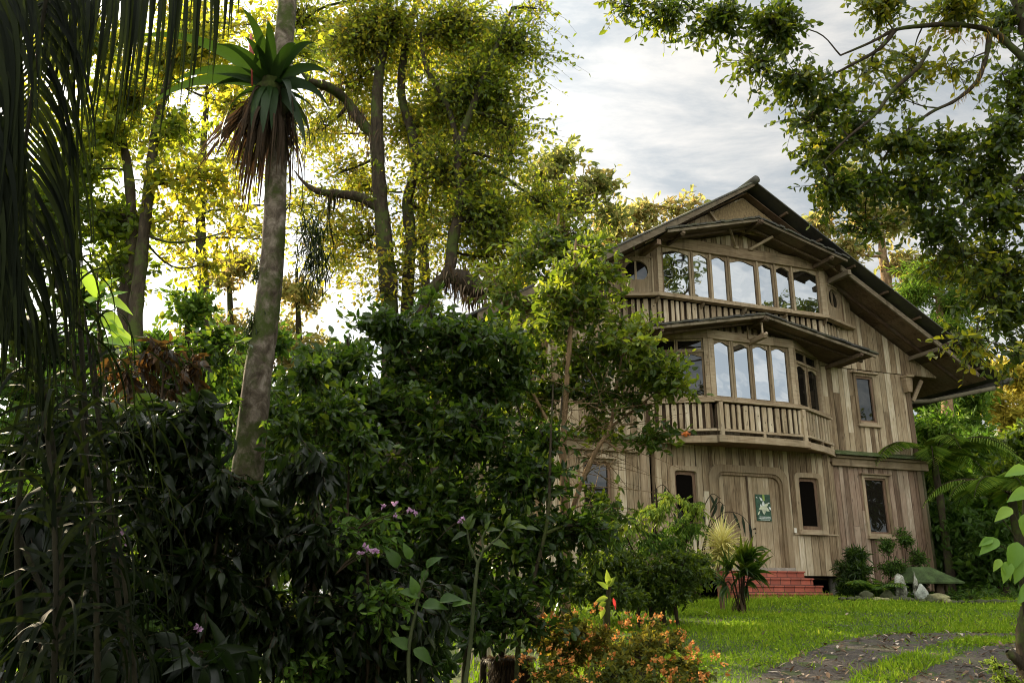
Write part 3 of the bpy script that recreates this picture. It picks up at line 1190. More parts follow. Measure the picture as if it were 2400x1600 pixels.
mb = MB()
for ang, L, W in ((radians(-92), .17, .10), (radians(-30), .17, .09), (radians(35), .17, .07), (radians(200), .15, .08), (radians(160), .09, .05)):
    petal(mb, (.385, 3.555), ang, L, W, yv - .0135 - random.random() * .001)
petal(mb, (.21, 3.38), radians(55), .12, .035, yv - .0135)
mb.build('petals', PW, POSTER)
mb = MB()
for c, ang, L, W in (((.37, 3.57), radians(85), .13, .07), ((.36, 3.69), radians(130), .12, .05), ((.19, 3.78), radians(-30), .05, .03), ((.52, 3.57), radians(-50), .11, .05), ((.30, 3.56), radians(80), .07, .04), ((.55, 3.66), radians(200), .06, .03)):
    petal(mb, c, ang, L, W, yv - .0152)
mb.build('petals', PWH, POSTER)
mb = MB()
mb.box(.37, .425, yv - .0133, yv - .0122, 3.70, 3.838)
mb.build('stem', PL, POSTER)
mb = MB()
for z, a, b in ((3.335, .25, .54), (3.30, .225, .555), (3.27, .27, .52)):
    x = a
    while x < b:
        w_ = random.uniform(.012, .045)
        mb.box(x, min(x + w_, b), yv - .0138, yv - .0122, z, z + .014)
        x += w_ + .005
mb.build('text_lines', PWH, POSTER)
# ---- orange ornament hanging from the balcony rail
ORN = empty('hanging_ornament', (0, 0, 0), label='small orange ornament on a cord hanging from the balcony rail', cat='ornament')
ORN.location = (HO[0], HO[1], 0); ORN.rotation_euler = (0, 0, HR)
mb = MB()
pu, pv, pz = -1.85, -.62, 5.0
ph = np.linspace(0, pi, 8)
V, fs = tube_geo([(pu, pv, pz - .07 + .14 * i / 7) for i in range(8)], [.012 + .055 * sin(p_) * (1 + .15 * sin(5 * p_)) for p_ in ph], 10)
mb.add(V, fs)
for q in range(6):
    a = q * pi / 3
    mb.tube([(pu + .05 * cos(a), pv + .05 * sin(a), pz - .03), (pu + .10 * cos(a), pv + .1 * sin(a), pz + .02 - .03 * (q % 2)), (pu + .09 * cos(a), pv + .09 * sin(a), pz - .08)], [.014, .012, .004], 5)
mb.build('body', simple('orange_paint', (.62, .17, .04), .5), ORN, smooth=True)
mb = MB()
mb.tube([(pu, pv, pz + .07), (pu + .02, pv, pz + .3), (pu + .01, pv - .02, pz + .7)], [.006] * 3, 5)
mb.build('cord', simple('pale_cord', (.5, .42, .3), .8), ORN)
# ================================================================ vegetation kit
CAMP = np.array([0, 0, 1.6])


def at(px, py, d):
    """the place in the world seen at photo pixel (px, py), d metres out along the view's ground direction"""
    a = (px - 1200) / 2000; b = (800 - py) / 2000
    r = np.array([a, cos(PITCH) - b * sin(PITCH), sin(PITCH) + b * cos(PITCH)])
    return CAMP + r * (d / r[1])


def gz(x, y):
    """height of the ground: it climbs gently from the camera to the house"""
    x = np.asarray(x, float); y = np.asarray(y, float)
    z = np.interp(y, [-400, -6, 0, 5, 9, 13, 16.5, 18.5, 400], [-.3, -.2, 0, .40, .78, 1.20, 1.49, 1.56, 1.6])
    return z + .025 * np.sin(x * 1.3 + y * .7) + .018 * np.sin(x * .6 - y * 1.9)


def unit(v):
    return v / (np.linalg.norm(v, axis=-1, keepdims=True) + 1e-9)


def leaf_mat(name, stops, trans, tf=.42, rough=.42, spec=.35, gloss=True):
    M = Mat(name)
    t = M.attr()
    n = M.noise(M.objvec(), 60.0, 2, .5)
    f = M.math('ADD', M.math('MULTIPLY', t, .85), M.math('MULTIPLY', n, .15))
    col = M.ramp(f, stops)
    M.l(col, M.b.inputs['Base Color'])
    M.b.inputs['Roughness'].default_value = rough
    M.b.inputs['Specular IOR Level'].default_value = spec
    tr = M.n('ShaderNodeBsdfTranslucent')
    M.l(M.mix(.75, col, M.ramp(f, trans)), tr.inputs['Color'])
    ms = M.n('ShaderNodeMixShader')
    ms.inputs[0].default_value = tf
    M.l(M.b.outputs[0], ms.inputs[1]); M.l(tr.outputs[0], ms.inputs[2])
    M.l(ms.outputs[0], M.o.inputs['Surface'])
    return M.m


def bark(name, stops, scale=(7, 7, 2), sc=2.0, moss=.0, bumpd=.03):
    M = Mat(name)
    f = M.noise(M.objvec(scale), sc, 7, .65, .5)
    col = M.ramp(f, stops)
    if moss:
        g = M.noise(M.objvec((2, 2, 2)), 1.3, 6, .7)
        col = M.mix(M.ramp(g, [(.62 - moss * .25, (0, 0, 0)), (.70 - moss * .2, (1, 1, 1))]), col, (.05, .065, .015))
    M.l(col, M.b.inputs['Base Color'])
    M.b.inputs['Roughness'].default_value = .9
    M.b.inputs['Specular IOR Level'].default_value = .15
    M.bump(f, .7, bumpd)
    return M.m


YEL = [(0, (.13, .24, .013)), (.35, (.40, .48, .025)), (.75, (.76, .68, .045)), (1, (.84, .50, .05))]
GRN = [(0, (.05, .13, .01)), (.5, (.16, .33, .02)), (.85, (.38, .48, .03)), (1, (.6, .5, .04))]
L_TALL = leaf_mat('backlit_leaf', [(0, (.025, .055, .008)), (.5, (.08, .125, .012)), (.85, (.17, .19, .015)), (1, (.30, .18, .02))], YEL, .62)
L_GARD = leaf_mat('garden_leaf', [(0, (.013, .028, .005)), (.5, (.045, .080, .010)), (.85, (.135, .185, .018)), (1, (.24, .29, .025))], [(0, (.06, .12, .010)), (.5, (.24, .34, .018)), (.85, (.50, .56, .03)), (1, (.62, .60, .05))], .45)
L_CITR = leaf_mat('dark_glossy_leaf', [(0, (.008, .019, .004)), (.5, (.023, .047, .007)), (.85, (.055, .098, .012)), (1, (.17, .21, .02))], [(0, (.05, .12, .01)), (.6, (.15, .28, .018)), (1, (.45, .52, .03))], .36, .36, .32)
L_OVER = leaf_mat('overhead_leaf', [(0, (.014, .03, .006)), (.55, (.034, .065, .010)), (.85, (.10, .14, .014)), (1, (.27, .21, .02))], [(0, (.07, .14, .01)), (.5, (.26, .34, .015)), (.85, (.66, .62, .03)), (1, (.85, .6, .03))], .5, .38, .45)
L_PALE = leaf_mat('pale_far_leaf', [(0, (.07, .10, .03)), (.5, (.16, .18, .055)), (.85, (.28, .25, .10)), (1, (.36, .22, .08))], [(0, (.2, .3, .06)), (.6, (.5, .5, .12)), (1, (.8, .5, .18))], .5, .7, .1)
L_BAMB = leaf_mat('feathery_leaf', [(0, (.05, .10, .014)), (.5, (.13, .21, .025)), (1, (.25, .32, .045))], GRN, .4, .6, .15)
L_GOLD = leaf_mat('golden_leaf', [(0, (.12, .13, .02)), (.5, (.34, .30, .04)), (1, (.55, .42, .07))], [(0, (.4, .4, .04)), (1, (.9, .68, .12))], .45, .6, .15)
L_SHRB = leaf_mat('shrub_leaf', [(0, (.026, .058, .011)), (.5, (.065, .125, .017)), (1, (.14, .21, .028))], GRN, .35, .5, .25)
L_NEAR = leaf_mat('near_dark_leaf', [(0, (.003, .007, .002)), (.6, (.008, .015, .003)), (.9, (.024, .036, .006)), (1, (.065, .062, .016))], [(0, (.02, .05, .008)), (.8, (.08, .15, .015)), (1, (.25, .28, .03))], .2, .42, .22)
L_REDD = leaf_mat('bronze_leaf', [(0, (.012, .014, .005)), (.5, (.035, .02, .008)), (1, (.09, .04, .013))], [(0, (.05, .05, .01)), (1, (.35, .15, .03))], .25, .45, .25)
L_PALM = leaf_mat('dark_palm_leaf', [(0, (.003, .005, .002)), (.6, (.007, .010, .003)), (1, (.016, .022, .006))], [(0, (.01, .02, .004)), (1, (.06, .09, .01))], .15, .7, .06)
L_BROM = leaf_mat('bromeliad_leaf', [(0, (.007, .018, .004)), (.6, (.018, .042, .007)), (1, (.045, .08, .012))], [(0, (.02, .06, .006)), (1, (.09, .17, .015))], .24, .5, .25)
L_DEAD = leaf_mat('dry_leaf', [(0, (.03, .02, .012)), (.5, (.08, .055, .032)), (1, (.20, .15, .10))], [(0, (.08, .04, .02)), (1, (.3, .17, .07))], .2, .8, .1)
L_LITE = leaf_mat('light_green_leaf', [(0, (.06, .15, .02)), (.5, (.14, .27, .03)), (1, (.26, .40, .05))], [(0, (.2, .42, .03)), (1, (.45, .6, .05))], .42, .45, .3)
L_LIME = leaf_mat('lime_leaf', [(0, (.10, .17, .02)), (.5, (.24, .33, .04)), (1, (.42, .48, .07))], [(0, (.3, .45, .04)), (1, (.6, .68, .08))], .4, .55, .2)
L_CREAM = leaf_mat('cream_striped_leaf', [(0, (.50, .48, .12)), (.5, (.78, .70, .26)), (1, (.88, .82, .42))], [(0, (.5, .5, .1)), (1, (.8, .75, .3))], .3, .5, .25)
B_GREY = bark('grey_bark', [(.3, (.05, .04, .028)), (.5, (.11, .09, .065)), (.7, (.20, .17, .125))], moss=.25)
B_DARK = bark('dark_mossy_bark', [(.3, (.018, .013, .009)), (.55, (.045, .034, .022)), (.75, (.09, .07, .045))], moss=.55)
B_WARM = bark('warm_bark', [(.3, (.09, .055, .03)), (.5, (.20, .13, .07)), (.7, (.38, .26, .14))], moss=.15)
B_TWIG = bark('twig_bark', [(.3, (.02, .014, .008)), (.7, (.06, .042, .026))], bumpd=.005)
B_RING = bark('mottled_trunk_bark', [(.32, (.04, .03, .02)), (.47, (.10, .078, .057)), (.58, (.19, .155, .12)), (.72, (.34, .29, .24))], (5, 5, 4), 2.3, moss=.62, bumpd=.02)


class Fol:
    """collects leaves, twigs and limbs of one plant, then builds them as meshes"""
    def __init__(s, mats):
        s.mats = mats
        s.V = []; s.F = []; s.LT = []; s.M = []; s.T = []; s.n = 0

    def raw(s, V, faces, k, mat, tint):
        V = np.asarray(V, float).reshape(-1, 3)
        faces = np.asarray(faces, dtype=np.int64).reshape(-1, k)
        s.V.append(V); s.F.append((faces + s.n).ravel()); s.LT.append(np.full(len(faces), k))
        s.M.append(np.full(len(faces), mat)); s.T.append(np.broadcast_to(np.asarray(tint, float), (len(faces),)).copy())
        s.n += len(V)

    def leaves(s, P, D, L, W, mat=0, tint=None, droop=.15, fold=.18, up=.6, N=None, fine=False, wide=.42):
        n = len(P)
        if n == 0: return
        D = unit(D)
        if N is None:
            N = RNG.normal(size=(n, 3)) * (1 - up) + np.array([0, 0, up])
        N = N - D * (N * D).sum(1, keepdims=True)
        N = unit(N)
        S = np.cross(D, N)
        L = np.broadcast_to(np.asarray(L, float), (n,))[:, None]
        W = np.broadcast_to(np.asarray(W, float), (n,))[:, None]
        dr = np.broadcast_to(np.asarray(droop, float), (n,))[:, None]
        if tint is None:
            tint = RNG.random(n)
        if not fine:
            def q(t, w_, f): return P + D * L * t - N * dr * L * t * t + S * W * w_ + N * (fold * W * f)
            Vs = np.stack([q(0, 0, 0), q(.32, .46, 1), q(.7, .36, .8), q(1, 0, 0), q(.7, -.36, .8), q(.32, -.46, 1)], 1)
            base = np.arange(n)[:, None] * 6
            f = np.concatenate([base + np.array([0, 1, 2, 3]), base + np.array([0, 3, 4, 5])], 1)
            s.raw(Vs, f, 4, mat, np.repeat(tint, 2))
        else:
            ts = np.array([0, .12, .3, .52, .76, 1.0]); ws = np.array([.03, .28, .48, .46, .27, .0])
            K = len(ts); rows = []
            wob = RNG.normal(size=(n, 1)) * .05
            for t, w_ in zip(ts, ws):
                c = P + D * L * t - N * dr * L * t * t + S * L * wob * t * t
                rows += [c + S * W * w_ + N * (fold * W * w_ * 2), c, c - S * W * w_ + N * (fold * W * w_ * 2)]
            Vs = np.stack(rows, 1)
            base = np.arange(n)[:, None] * (3 * K)
            fs = []
            for i in range(K - 1):
                a = 3 * i
                fs += [[a, a + 1, a + 4, a + 3], [a + 1, a + 2, a + 5, a + 4]]
            f = np.concatenate([base + np.array(x) for x in fs], 1)
            s.raw(Vs, f, 4, mat, np.repeat(tint, len(fs)))

    def strips(s, P, D, L, W, mat=0, tint=None, droop=1.0, K=7, N=None, taper=.75, fold=.0, grav=True):
        """long strap leaves bending under their own weight"""
        n = len(P)
        D = unit(D)
        L = np.broadcast_to(np.asarray(L, float), (n,))[:, None]
        W = np.broadcast_to(np.asarray(W, float), (n,))[:, None]
        dr = np.broadcast_to(np.asarray(droop, float), (n,))[:, None]
        if tint is None: tint = RNG.random(n)
        if N is None:
            N = np.array([0, 0, 1.0]) + RNG.normal(size=(n, 3)) * .15
        S = unit(np.cross(D, N))
        rows = []
        c = P.copy(); d = D.copy()
        st = L / (K - 1)
        for i in range(K):
            t = i / (K - 1)
            w_ = W * (1 - t ** 2.2 * .98) * (.6 + .4 * min(1, t * 5)) * (1 - taper * .35 * t)
            nn = unit(np.cross(S, d))
            rows += [c + S * w_ / 2 + nn * fold * w_, c, c - S * w_ / 2 + nn * fold * w_]
            d = unit(d + np.array([0, 0, -1.0]) * dr * (1.0 / (K - 1)) * (1 + t))
            c = c + d * st
        Vs = np.stack(rows, 1)
        base = np.arange(n)[:, None] * (3 * K)
        fs = []
        for i in range(K - 1):
            a = 3 * i
            fs += [[a, a + 1, a + 4, a + 3], [a + 1, a + 2, a + 5, a + 4]]
        f = np.concatenate([base + np.array(x) for x in fs], 1)
        s.raw(Vs, f, 4, mat, np.repeat(tint, len(fs)))

    def twigs(s, A, Mi, B, r0, r1, mat, k=4):
        """three-sided curved twigs from A through Mi to B"""
        n = len(A)
        ts = np.linspace(0, 1, k)
        r0 = np.broadcast_to(np.asarray(r0, float), (n,))[:, None]
        D = unit(B - A)
        X = unit(np.cross(D, np.array([.3, .2, 1.0]))); Y = np.cross(D, X)
        rows = []
        for t in ts:
            c = (1 - t) ** 2 * A + 2 * t * (1 - t) * Mi + t * t * B
            r = r0 * (1 - t) + r1 * t
            for a in (0, 2.094, 4.189):
                rows.append(c + X * cos(a) * r + Y * sin(a) * r)
        Vs = np.stack(rows, 1)
        base = np.arange(n)[:, None] * (3 * k)
        fs = []
        for i in range(k - 1):
            for j in range(3):
                l = (j + 1) % 3
                fs.append([3 * i + j, 3 * i + l, 3 * i + 3 + l, 3 * i + 3 + j])
        f = np.concatenate([base + np.array(x) for x in fs], 1)
        s.raw(Vs, f, 4, mat, .5)

    def limb(s, path, rad, mat, n=8, k=5, rough=.12):
        P = smooth_path(path, k)
        r = np.interp(np.linspace(0, 1, len(P)), np.linspace(0, 1, len(rad)), rad)
        if rough > .08: r = r * (1 + RNG.normal(size=len(r)) * .07)
        V, fs = tube_geo(P, r, n, False, rough)
        s.raw(V, fs, 4, mat, RNG.random())
        return P

    def clump(s, c, R, nt, nl, leaf, anchor=None, twig=1, lm=0, droop=.25, tl=(0.0, 1.0), fine=False, spread=.9, r0=.006, up=.6, ldroop=.15):
        """nt twigs fan out inside an ellipsoid, nl leaves along each"""
        c = np.asarray(c, float); R = np.broadcast_to(np.asarray(R, float), (3,))
        u = unit(RNG.normal(size=(nt, 3)))
        rad = RNG.uniform(.35, 1.08, (nt, 1))
        tip = c + u * rad * R
        if anchor is None: anchor = c - np.array([0, 0, R[2] * .3])
        st = c + (tip - c) * RNG.uniform(-.15, .3, (nt, 1)) * .6 + RNG.normal(size=(nt, 3)) * R * .10
        st = st * .8 + np.asarray(anchor) * .2
        mid = (st + tip) / 2 + RNG.normal(size=(nt, 3)) * R * .12 + np.array([0, 0, R[2] * .12])
        tip = tip - np.array([0, 0, 1]) * R[2] * droop * .3
        s.twigs(st, mid, tip, r0, r0 * .35, twig)
        t = (np.arange(nl) + RNG.random((nt, nl))) / nl * .8 + .22
        t = np.clip(t, 0, 1)[..., None]
        A = st[:, None]; Mi = mid[:, None]; B = tip[:, None]
        P = (1 - t) ** 2 * A + 2 * t * (1 - t) * Mi + t * t * B
        T = unit(2 * (1 - t) * (Mi - A) + 2 * t * (B - Mi))
        D = T * .55 + unit(RNG.normal(size=P.shape)) * spread + np.array([0, 0, -droop])
        P = P.reshape(-1, 3); D = D.reshape(-1, 3)
        n = len(P)
        L = leaf[0] * RNG.uniform(.65, 1.2, n)
        W = L * leaf[1] * RNG.uniform(.8, 1.15, n)
        tw = np.repeat(RNG.normal(size=nt) * .12, nl)
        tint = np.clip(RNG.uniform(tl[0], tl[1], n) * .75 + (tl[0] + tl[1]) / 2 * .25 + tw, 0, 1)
        s.leaves(P, D, L, W, lm, tint, droop=ldroop, up=up, fine=fine)

    def build(s, name, parent=None, smooth=False):
        me = np_mesh(name, np.concatenate(s.V), np.concatenate(s.F), np.concatenate(s.LT), s.mats, np.concatenate(s.M), np.concatenate(s.T), True)
        return link_mesh(name, me, parent)


def in_blob(n, c, R, shell=.5):
    u = unit(RNG.normal(size=(n, 3)))
    r = RNG.random((n, 1)) ** (1 / 3.0)
    r = shell + (1 - shell) * r if shell else r
    return np.asarray(c) + u * r * np.asarray(R)


def blob3(px, py, rx, ry, d, rd=None):
    """an ellipsoid in the world: centre seen at (px,py) at distance d, radii given in photo pixels"""
    c = at(px, py, d)
    m = d / 2000 * 1.03
    return c, np.array([rx * m, (rd if rd is not None else (rx + ry) / 2 * m), ry * m])


NLEAF = [0]


def make_tree(name, label, cat, stems, blobs, leaf, mats, bark_m, clump_r=.6, per=None, nt=14, nl=7, group=None, lm=0, droop=.25, tl=(0, 1),
              limb_r=.035, fine=False, dens=1.0, crown='crown', trunk='trunk', up=.6, spread=.9, limb_share=.35, extra=None, r0=.006, ldroop=.15, shell=.15, lai=2.6):
    """stems: [(path, radii)]; blobs: [(centre, radii)]. Parts: trunk, crown."""
    root = empty(name, tuple(np.asarray(stems[0][0][0])), 0, label=label, cat=cat, group=group)
    base = np.asarray(stems[0][0][0], float)
    sk = []; TRS = []
    for path, rad in stems:
        grounded = path[0][2] < gz(path[0][0], path[0][1]) + .05
        if grounded or not TRS: TRS.append(Fol([bark_m]))
        if grounded: P = TRS[-1].limb(np.asarray(path) - base, rad, 0, 12, 6, .10)
        else: P = TRS[0].limb(np.asarray(path) - base, rad, 0, 12, 6, .10)
        sk.append(P)
    SK = np.concatenate(sk)
    CR = Fol(mats + [bark_m])
    bi = len(mats)
    for b in blobs:
        c, R = b[0] - base, b[1]
        d_ = b[2] if len(b) > 2 else 1.0
        tlb = b[3] if len(b) > 3 else tl
        la = leaf[0] ** 2 * leaf[1] * .26
        nc = max(2, int(round(lai * dens * d_ * pi * R[0] * R[2] / (la * nt * nl))))
        nc = min(nc, 420)
        NLEAF[0] += nc * nt * nl
        cs = in_blob(nc, c, np.maximum(R - clump_r * .6, R * .3), shell)
        # one bough feeds the blob, side branches feed its clumps
        dist = np.linalg.norm(SK - c, axis=1) + .6 * np.maximum(0, SK[:, 2] - c[2])
        a = SK[np.argmin(dist)]
        m = (a + c) / 2 + RNG.normal(size=3) * .10 * np.linalg.norm(c - a)
        bough = CR.limb([a, m, c + (c - m) * .3], [limb_r, limb_r * .75, limb_r * .4], bi, 7, 5)
        for q in cs:
            j = np.argmin(np.linalg.norm(bough - q, axis=1) + .3 * np.abs(np.arange(len(bough)) - len(bough) * .6) / len(bough))
            a2 = bough[j]
            if RNG.random() < limb_share:
                m2 = (a2 + q) / 2 + RNG.normal(size=3) * .12 * np.linalg.norm(q - a2)
                CR.limb([a2, m2, q], [limb_r * .42, limb_r * .3, limb_r * .12], bi, 5, 3)
            CR.clump(q, clump_r * RNG.uniform(.75, 1.2, 3) * np.array([1, 1, .8]), nt, nl, leaf, a2, bi, lm, droop, tlb, fine, spread, r0, up, ldroop)
    if extra: extra(CR, base, bi)
    for t_ in TRS: t_.build(trunk, root, True)
    CR.build(crown, root)
    return root
# ================================================================ ground, path, grass
M_ = Mat('soil_and_moss')
_f = M_.noise(M_.objvec(), .9, 8, .65)
_g = M_.noise(M_.objvec(), 22, 5, .7)
_c = M_.ramp(_g, [(.35, (.020, .028, .008)), (.55, (.045, .060, .014)), (.75, (.075, .072, .03))])
M_.l(M_.mix(M_.ramp(_f, [(.45, (0, 0, 0)), (.6, (1, 1, 1))]), _c, M_.ramp(_g, [(.3, (.025, .045, .008)), (.7, (.07, .10, .015))])), M_.b.inputs['Base Color'])
M_.b.inputs['Roughness'].default_value = .95
M_.bump(_g, .6, .03)
xs = np.concatenate([np.linspace(-400, -30, 8), np.linspace(-25, 25, 101), np.linspace(30, 400, 8)])
ys = np.concatenate([np.linspace(-400, -12, 8), np.linspace(-10, 30, 121), np.linspace(35, 500, 8)])
X, Y = np.meshgrid(xs, ys)
Z = gz(X, Y)
V = np.stack([X, Y, Z], -1).reshape(-1, 3)
nx = len(xs)
ii, jj = np.meshgrid(np.arange(len(ys) - 1), np.arange(nx - 1), indexing='ij')
a = (ii * nx + jj).ravel()
f = np.stack([a, a + 1, a + nx + 1, a + nx], 1)
me = np_mesh('ground', V, f.ravel(), np.full(len(f), 4), [M_.m], None, None, True)
tag(link_mesh('ground', me), kind='structure')


def ground_hit(px, py):
    """where the view through a photo pixel meets the ground"""
    lo, hi = 2.0, 40.0
    for _ in range(40):
        m = (lo + hi) / 2
        p = at(px, py, m)
        if p[2] > gz(p[0], p[1]): lo = m
        else: hi = m
    return at(px, py, lo)


M_ = Mat('gravel_track')
_g = M_.noise(M_.objvec(), 30, 6, .75)
_v = M_.n('ShaderNodeTexVoronoi'); _v.inputs['Scale'].default_value = 65; M_.l(M_.objvec(), _v.inputs['Vector'])
_s = M_.n('ShaderNodeSeparateXYZ'); M_.l(_v.outputs['Color'], _s.inputs[0])
_f = M_.math('ADD', M_.math('MULTIPLY', _g, .68), M_.math('MULTIPLY', _s.outputs[0], .32))
_b = M_.noise(M_.objvec(), 1.7, 6, .7)
_c = M_.ramp(_f, [(.2, (.024, .018, .013)), (.5, (.062, .049, .038)), (.75, (.12, .098, .08)), (.95, (.32, .28, .24))])
M_.l(M_.mix(M_.ramp(_b, [(.5, (0, 0, 0)), (.7, (1, 1, 1))]), _c, (.075, .085, .03)), M_.b.inputs['Base Color'])
M_.b.inputs['Roughness'].default_value = .9
M_.bump(_f, .9, .03)
PATHMAT = M_.m


def strip_sheet(name, L_, R_, mat, lift=.006, rough=.05):
    """a sheet between two polylines on the ground, with a ragged edge"""
    A = smooth_path([(p[0], p[1], 0) for p in L_], 10); B = smooth_path([(p[0], p[1], 0) for p in R_], 10)
    n = min(len(A), len(B)); A = A[:n]; B = B[:n]
    K = 14
    V = []
    for i in range(n):
        ja, jb = RNG.normal() * rough, RNG.normal() * rough
        for k in range(K):
            t = k / (K - 1)
            p = A[i] * (1 - t) + B[i] * t
            d = (B[i] - A[i]); d = d / (np.linalg.norm(d) + 1e-6)
            p = p + d * (ja * (1 - t) ** 4 - jb * t ** 4)
            V.append((p[0], p[1], float(gz(p[0], p[1])) + lift + (.012 * sin(p[0] * 9) * sin(p[1] * 7) if 0 < k < K - 1 else 0) + (0 if 0 < k < K - 1 else -.004)))
    f = []
    for i in range(n - 1):
        for k in range(K - 1):
            a = i * K + k
            f.append((a, a + 1, a + K + 1, a + K))
    me = np_mesh(name, np.array(V), np.array(f).ravel(), np.full(len(f), 4), [mat], None, None, True)
    return tag(link_mesh(name, me), kind='structure')


TR1L = [ground_hit(*q) for q in ((1640, 1680), (1760, 1600), (1860, 1545), (1960, 1505), (2080, 1487), (2230, 1483), (2420, 1484))]
TR1R = [ground_hit(*q) for q in ((1900, 1690), (1985, 1600), (2060, 1558), (2150, 1523), (2230, 1503), (2310, 1494), (2440, 1489))]
TR2L = [ground_hit(*q) for q in ((2000, 1700), (2085, 1615), (2150, 1580), (2230, 1543), (2330, 1512), (2440, 1500))]
TR2R = [ground_hit(*q) for q in ((2420, 1760), (2430, 1680), (2445, 1630), (2480, 1590), (2530, 1560), (2560, 1525))]
for P_ in (TR1L, TR1R, TR2L, TR2R):
    for i_, p_ in enumerate(P_):
        P_[i_] = p_
strip_sheet('path', TR1L, TR1R, PATHMAT)
strip_sheet('path', TR2L, TR2R, PATHMAT)


def in_poly(x, y, poly):
    c = np.zeros(x.shape, bool)
    n = len(poly)
    j = n - 1
    for i in range(n):
        xi, yi = poly[i]; xj, yj = poly[j]
        m = ((yi > y) != (yj > y)) & (x < (xj - xi) * (y - yi) / (yj - yi + 1e-12) + xi)
        c ^= m
        j = i
    return c


def poly_of(A, B):
    return [(p[0], p[1]) for p in smooth_path(A, 8)] + [(p[0], p[1]) for p in smooth_path(B, 8)[::-1]]


PO1, PO2 = poly_of(TR1L, TR1R), poly_of(TR2L, TR2R)
L_GRASS = leaf_mat('grass_blade', [(0, (.08, .15, .008)), (.5, (.22, .35, .016)), (.85, (.38, .48, .026)), (1, (.5, .45, .10))], [(0, (.1, .26, .01)), (.6, (.28, .46, .02)), (1, (.55, .55, .06))], .35, .6, .15)
g = Fol([L_GRASS])


def grass(n, x0, x1, y0, y1, h, wd, thin=None):
    x = RNG.uniform(x0, x1, n); y = RNG.uniform(y0, y1, n)
    keep = ~(in_poly(x, y, PO1) | in_poly(x, y, PO2)) | (RNG.random(n) < .03)
    patch = np.sin(x * 2.1 + 1.3 * np.sin(y * 1.7)) + np.sin(y * 2.9 + x) + RNG.normal(size=n) * .5
    keep &= (RNG.random(n) < .82 + .18 * np.tanh(patch))
    x, y, patch = x[keep], y[keep], patch[keep]
    m = len(x)
    hh = h * RNG.uniform(.45, 1.25, m) * (1 + .35 * np.tanh(patch))
    z = gz(x, y)
    an = RNG.uniform(0, 2 * pi, m)
    d = np.stack([np.cos(an), np.sin(an), np.zeros(m)], 1)
    le = RNG.normal(size=(m, 3)) * .55; le[:, 2] = 1; le = unit(le)
    P = np.stack([x, y, z - .005], 1)
    ww = (wd * RNG.uniform(.6, 1.4, m))[:, None]
    Vs = np.stack([P - d * ww / 2, P + d * ww / 2, P + le * hh[:, None] * .55 + d * ww * .4, P + le * hh[:, None] + RNG.normal(size=(m, 3)) * hh[:, None] * .22], 1)
    f = np.arange(m)[:, None] * 4 + np.array([0, 1, 2, 3])
    t = np.clip(.42 + .16 * np.tanh(patch) + RNG.normal(size=m) * .2, 0, 1)
    g.raw(Vs, f, 4, 0, t)


grass(95000, .5, 14, 8.3, 13, .06, .010)
grass(95000, .5, 17, 12.5, 18.3, .065, .013)
grass(26000, -2, 16, 17.3, 21.5, .05, .014)
grass(16000, -14, .5, 7, 19, .16, .02)
# a few taller tufts by the steps and along the lawn
for px, py in ((1660, 1420), (1760, 1412), (1800, 1410), (1840, 1412), (1900, 1410), (1620, 1440), (1720, 1425)):
    q = ground_hit(px, py)
    n = 160
    P = q + np.stack([RNG.normal(size=n) * .22, RNG.normal(size=n) * .15, np.zeros(n)], 1)
    P[:, 2] = gz(P[:, 0], P[:, 1])
    D = np.array([0, 0, 1.0]) + RNG.normal(size=(n, 3)) * .3
    g.strips(P, D, RNG.uniform(.12, .3, n), .012, 0, RNG.uniform(.3, .8, n), 1.2, 4)
# clover and small weeds among the blades
n = 9000
x = RNG.uniform(1, 13, n); y = RNG.uniform(8.5, 17, n)
k = ~(in_poly(x, y, PO1) | in_poly(x, y, PO2)) & (np.sin(x * 1.7 + y) + np.sin(y * 2.3 - x) + RNG.normal(size=n) * .6 > .3)
x, y = x[k], y[k]; n = len(x); an = RNG.uniform(0, 2 * pi, n)
g.leaves(np.stack([x, y, gz(x, y) + RNG.uniform(.03, .06, n)], 1), np.stack([np.cos(an), np.sin(an), RNG.uniform(-.1, .5, n)], 1), RNG.uniform(.025, .06, n), RNG.uniform(.018, .035, n), 0, RNG.uniform(.1, 1, n), .1, .1, .8)
tag(g.build('lawn_grass'), label='bright green lawn grass between the house and the gravel track', cat='grass', kind='stuff')

# fallen leaves and stones on the track
lt = Fol([leaf_mat('fallen_leaf', [(0, (.06, .035, .02)), (.5, (.22, .15, .10)), (.8, (.42, .33, .25)), (1, (.6, .54, .46))], [(0, (.2, .1, .05)), (1, (.5, .4, .3))], .1, .8, .1)])
n = 2600
x = RNG.uniform(2.5, 9, n); y = RNG.uniform(8.6, 14.5, n)
k = in_poly(x, y, PO1) | in_poly(x, y, PO2) | (RNG.random(n) < .10)
x, y = x[k], y[k]; n = len(x)
an = RNG.uniform(0, 2 * pi, n)
lt.leaves(np.stack([x, y, gz(x, y) + .02], 1), np.stack([np.cos(an), np.sin(an), RNG.normal(size=n) * .25], 1), RNG.uniform(.04, .13, n), RNG.uniform(.02, .05, n), 0, RNG.random(n) ** 1.4, -.2, .3, .9)
tag(lt.build('leaf_litter'), label='dry brown leaves scattered on the gravel track', cat='leaf litter', kind='stuff')
# ================================================================ trees
def g0(px, py, d):
    """a root point on the ground under photo column px, at distance d"""
    p = at(px, py, d)
    return np.array([p[0], p[1], float(gz(p[0], p[1])) - .1])


def path_at(pts, d, ground=True):
    """photo-pixel polyline at distance d (third value overrides d); first point dropped to the ground"""
    P = [at(q[0], q[1], q[2] if len(q) > 2 else d) for q in pts]
    if ground:
        P[0] = np.array([P[0][0], P[0][1], float(gz(P[0][0], P[0][1])) - .1])
    return P


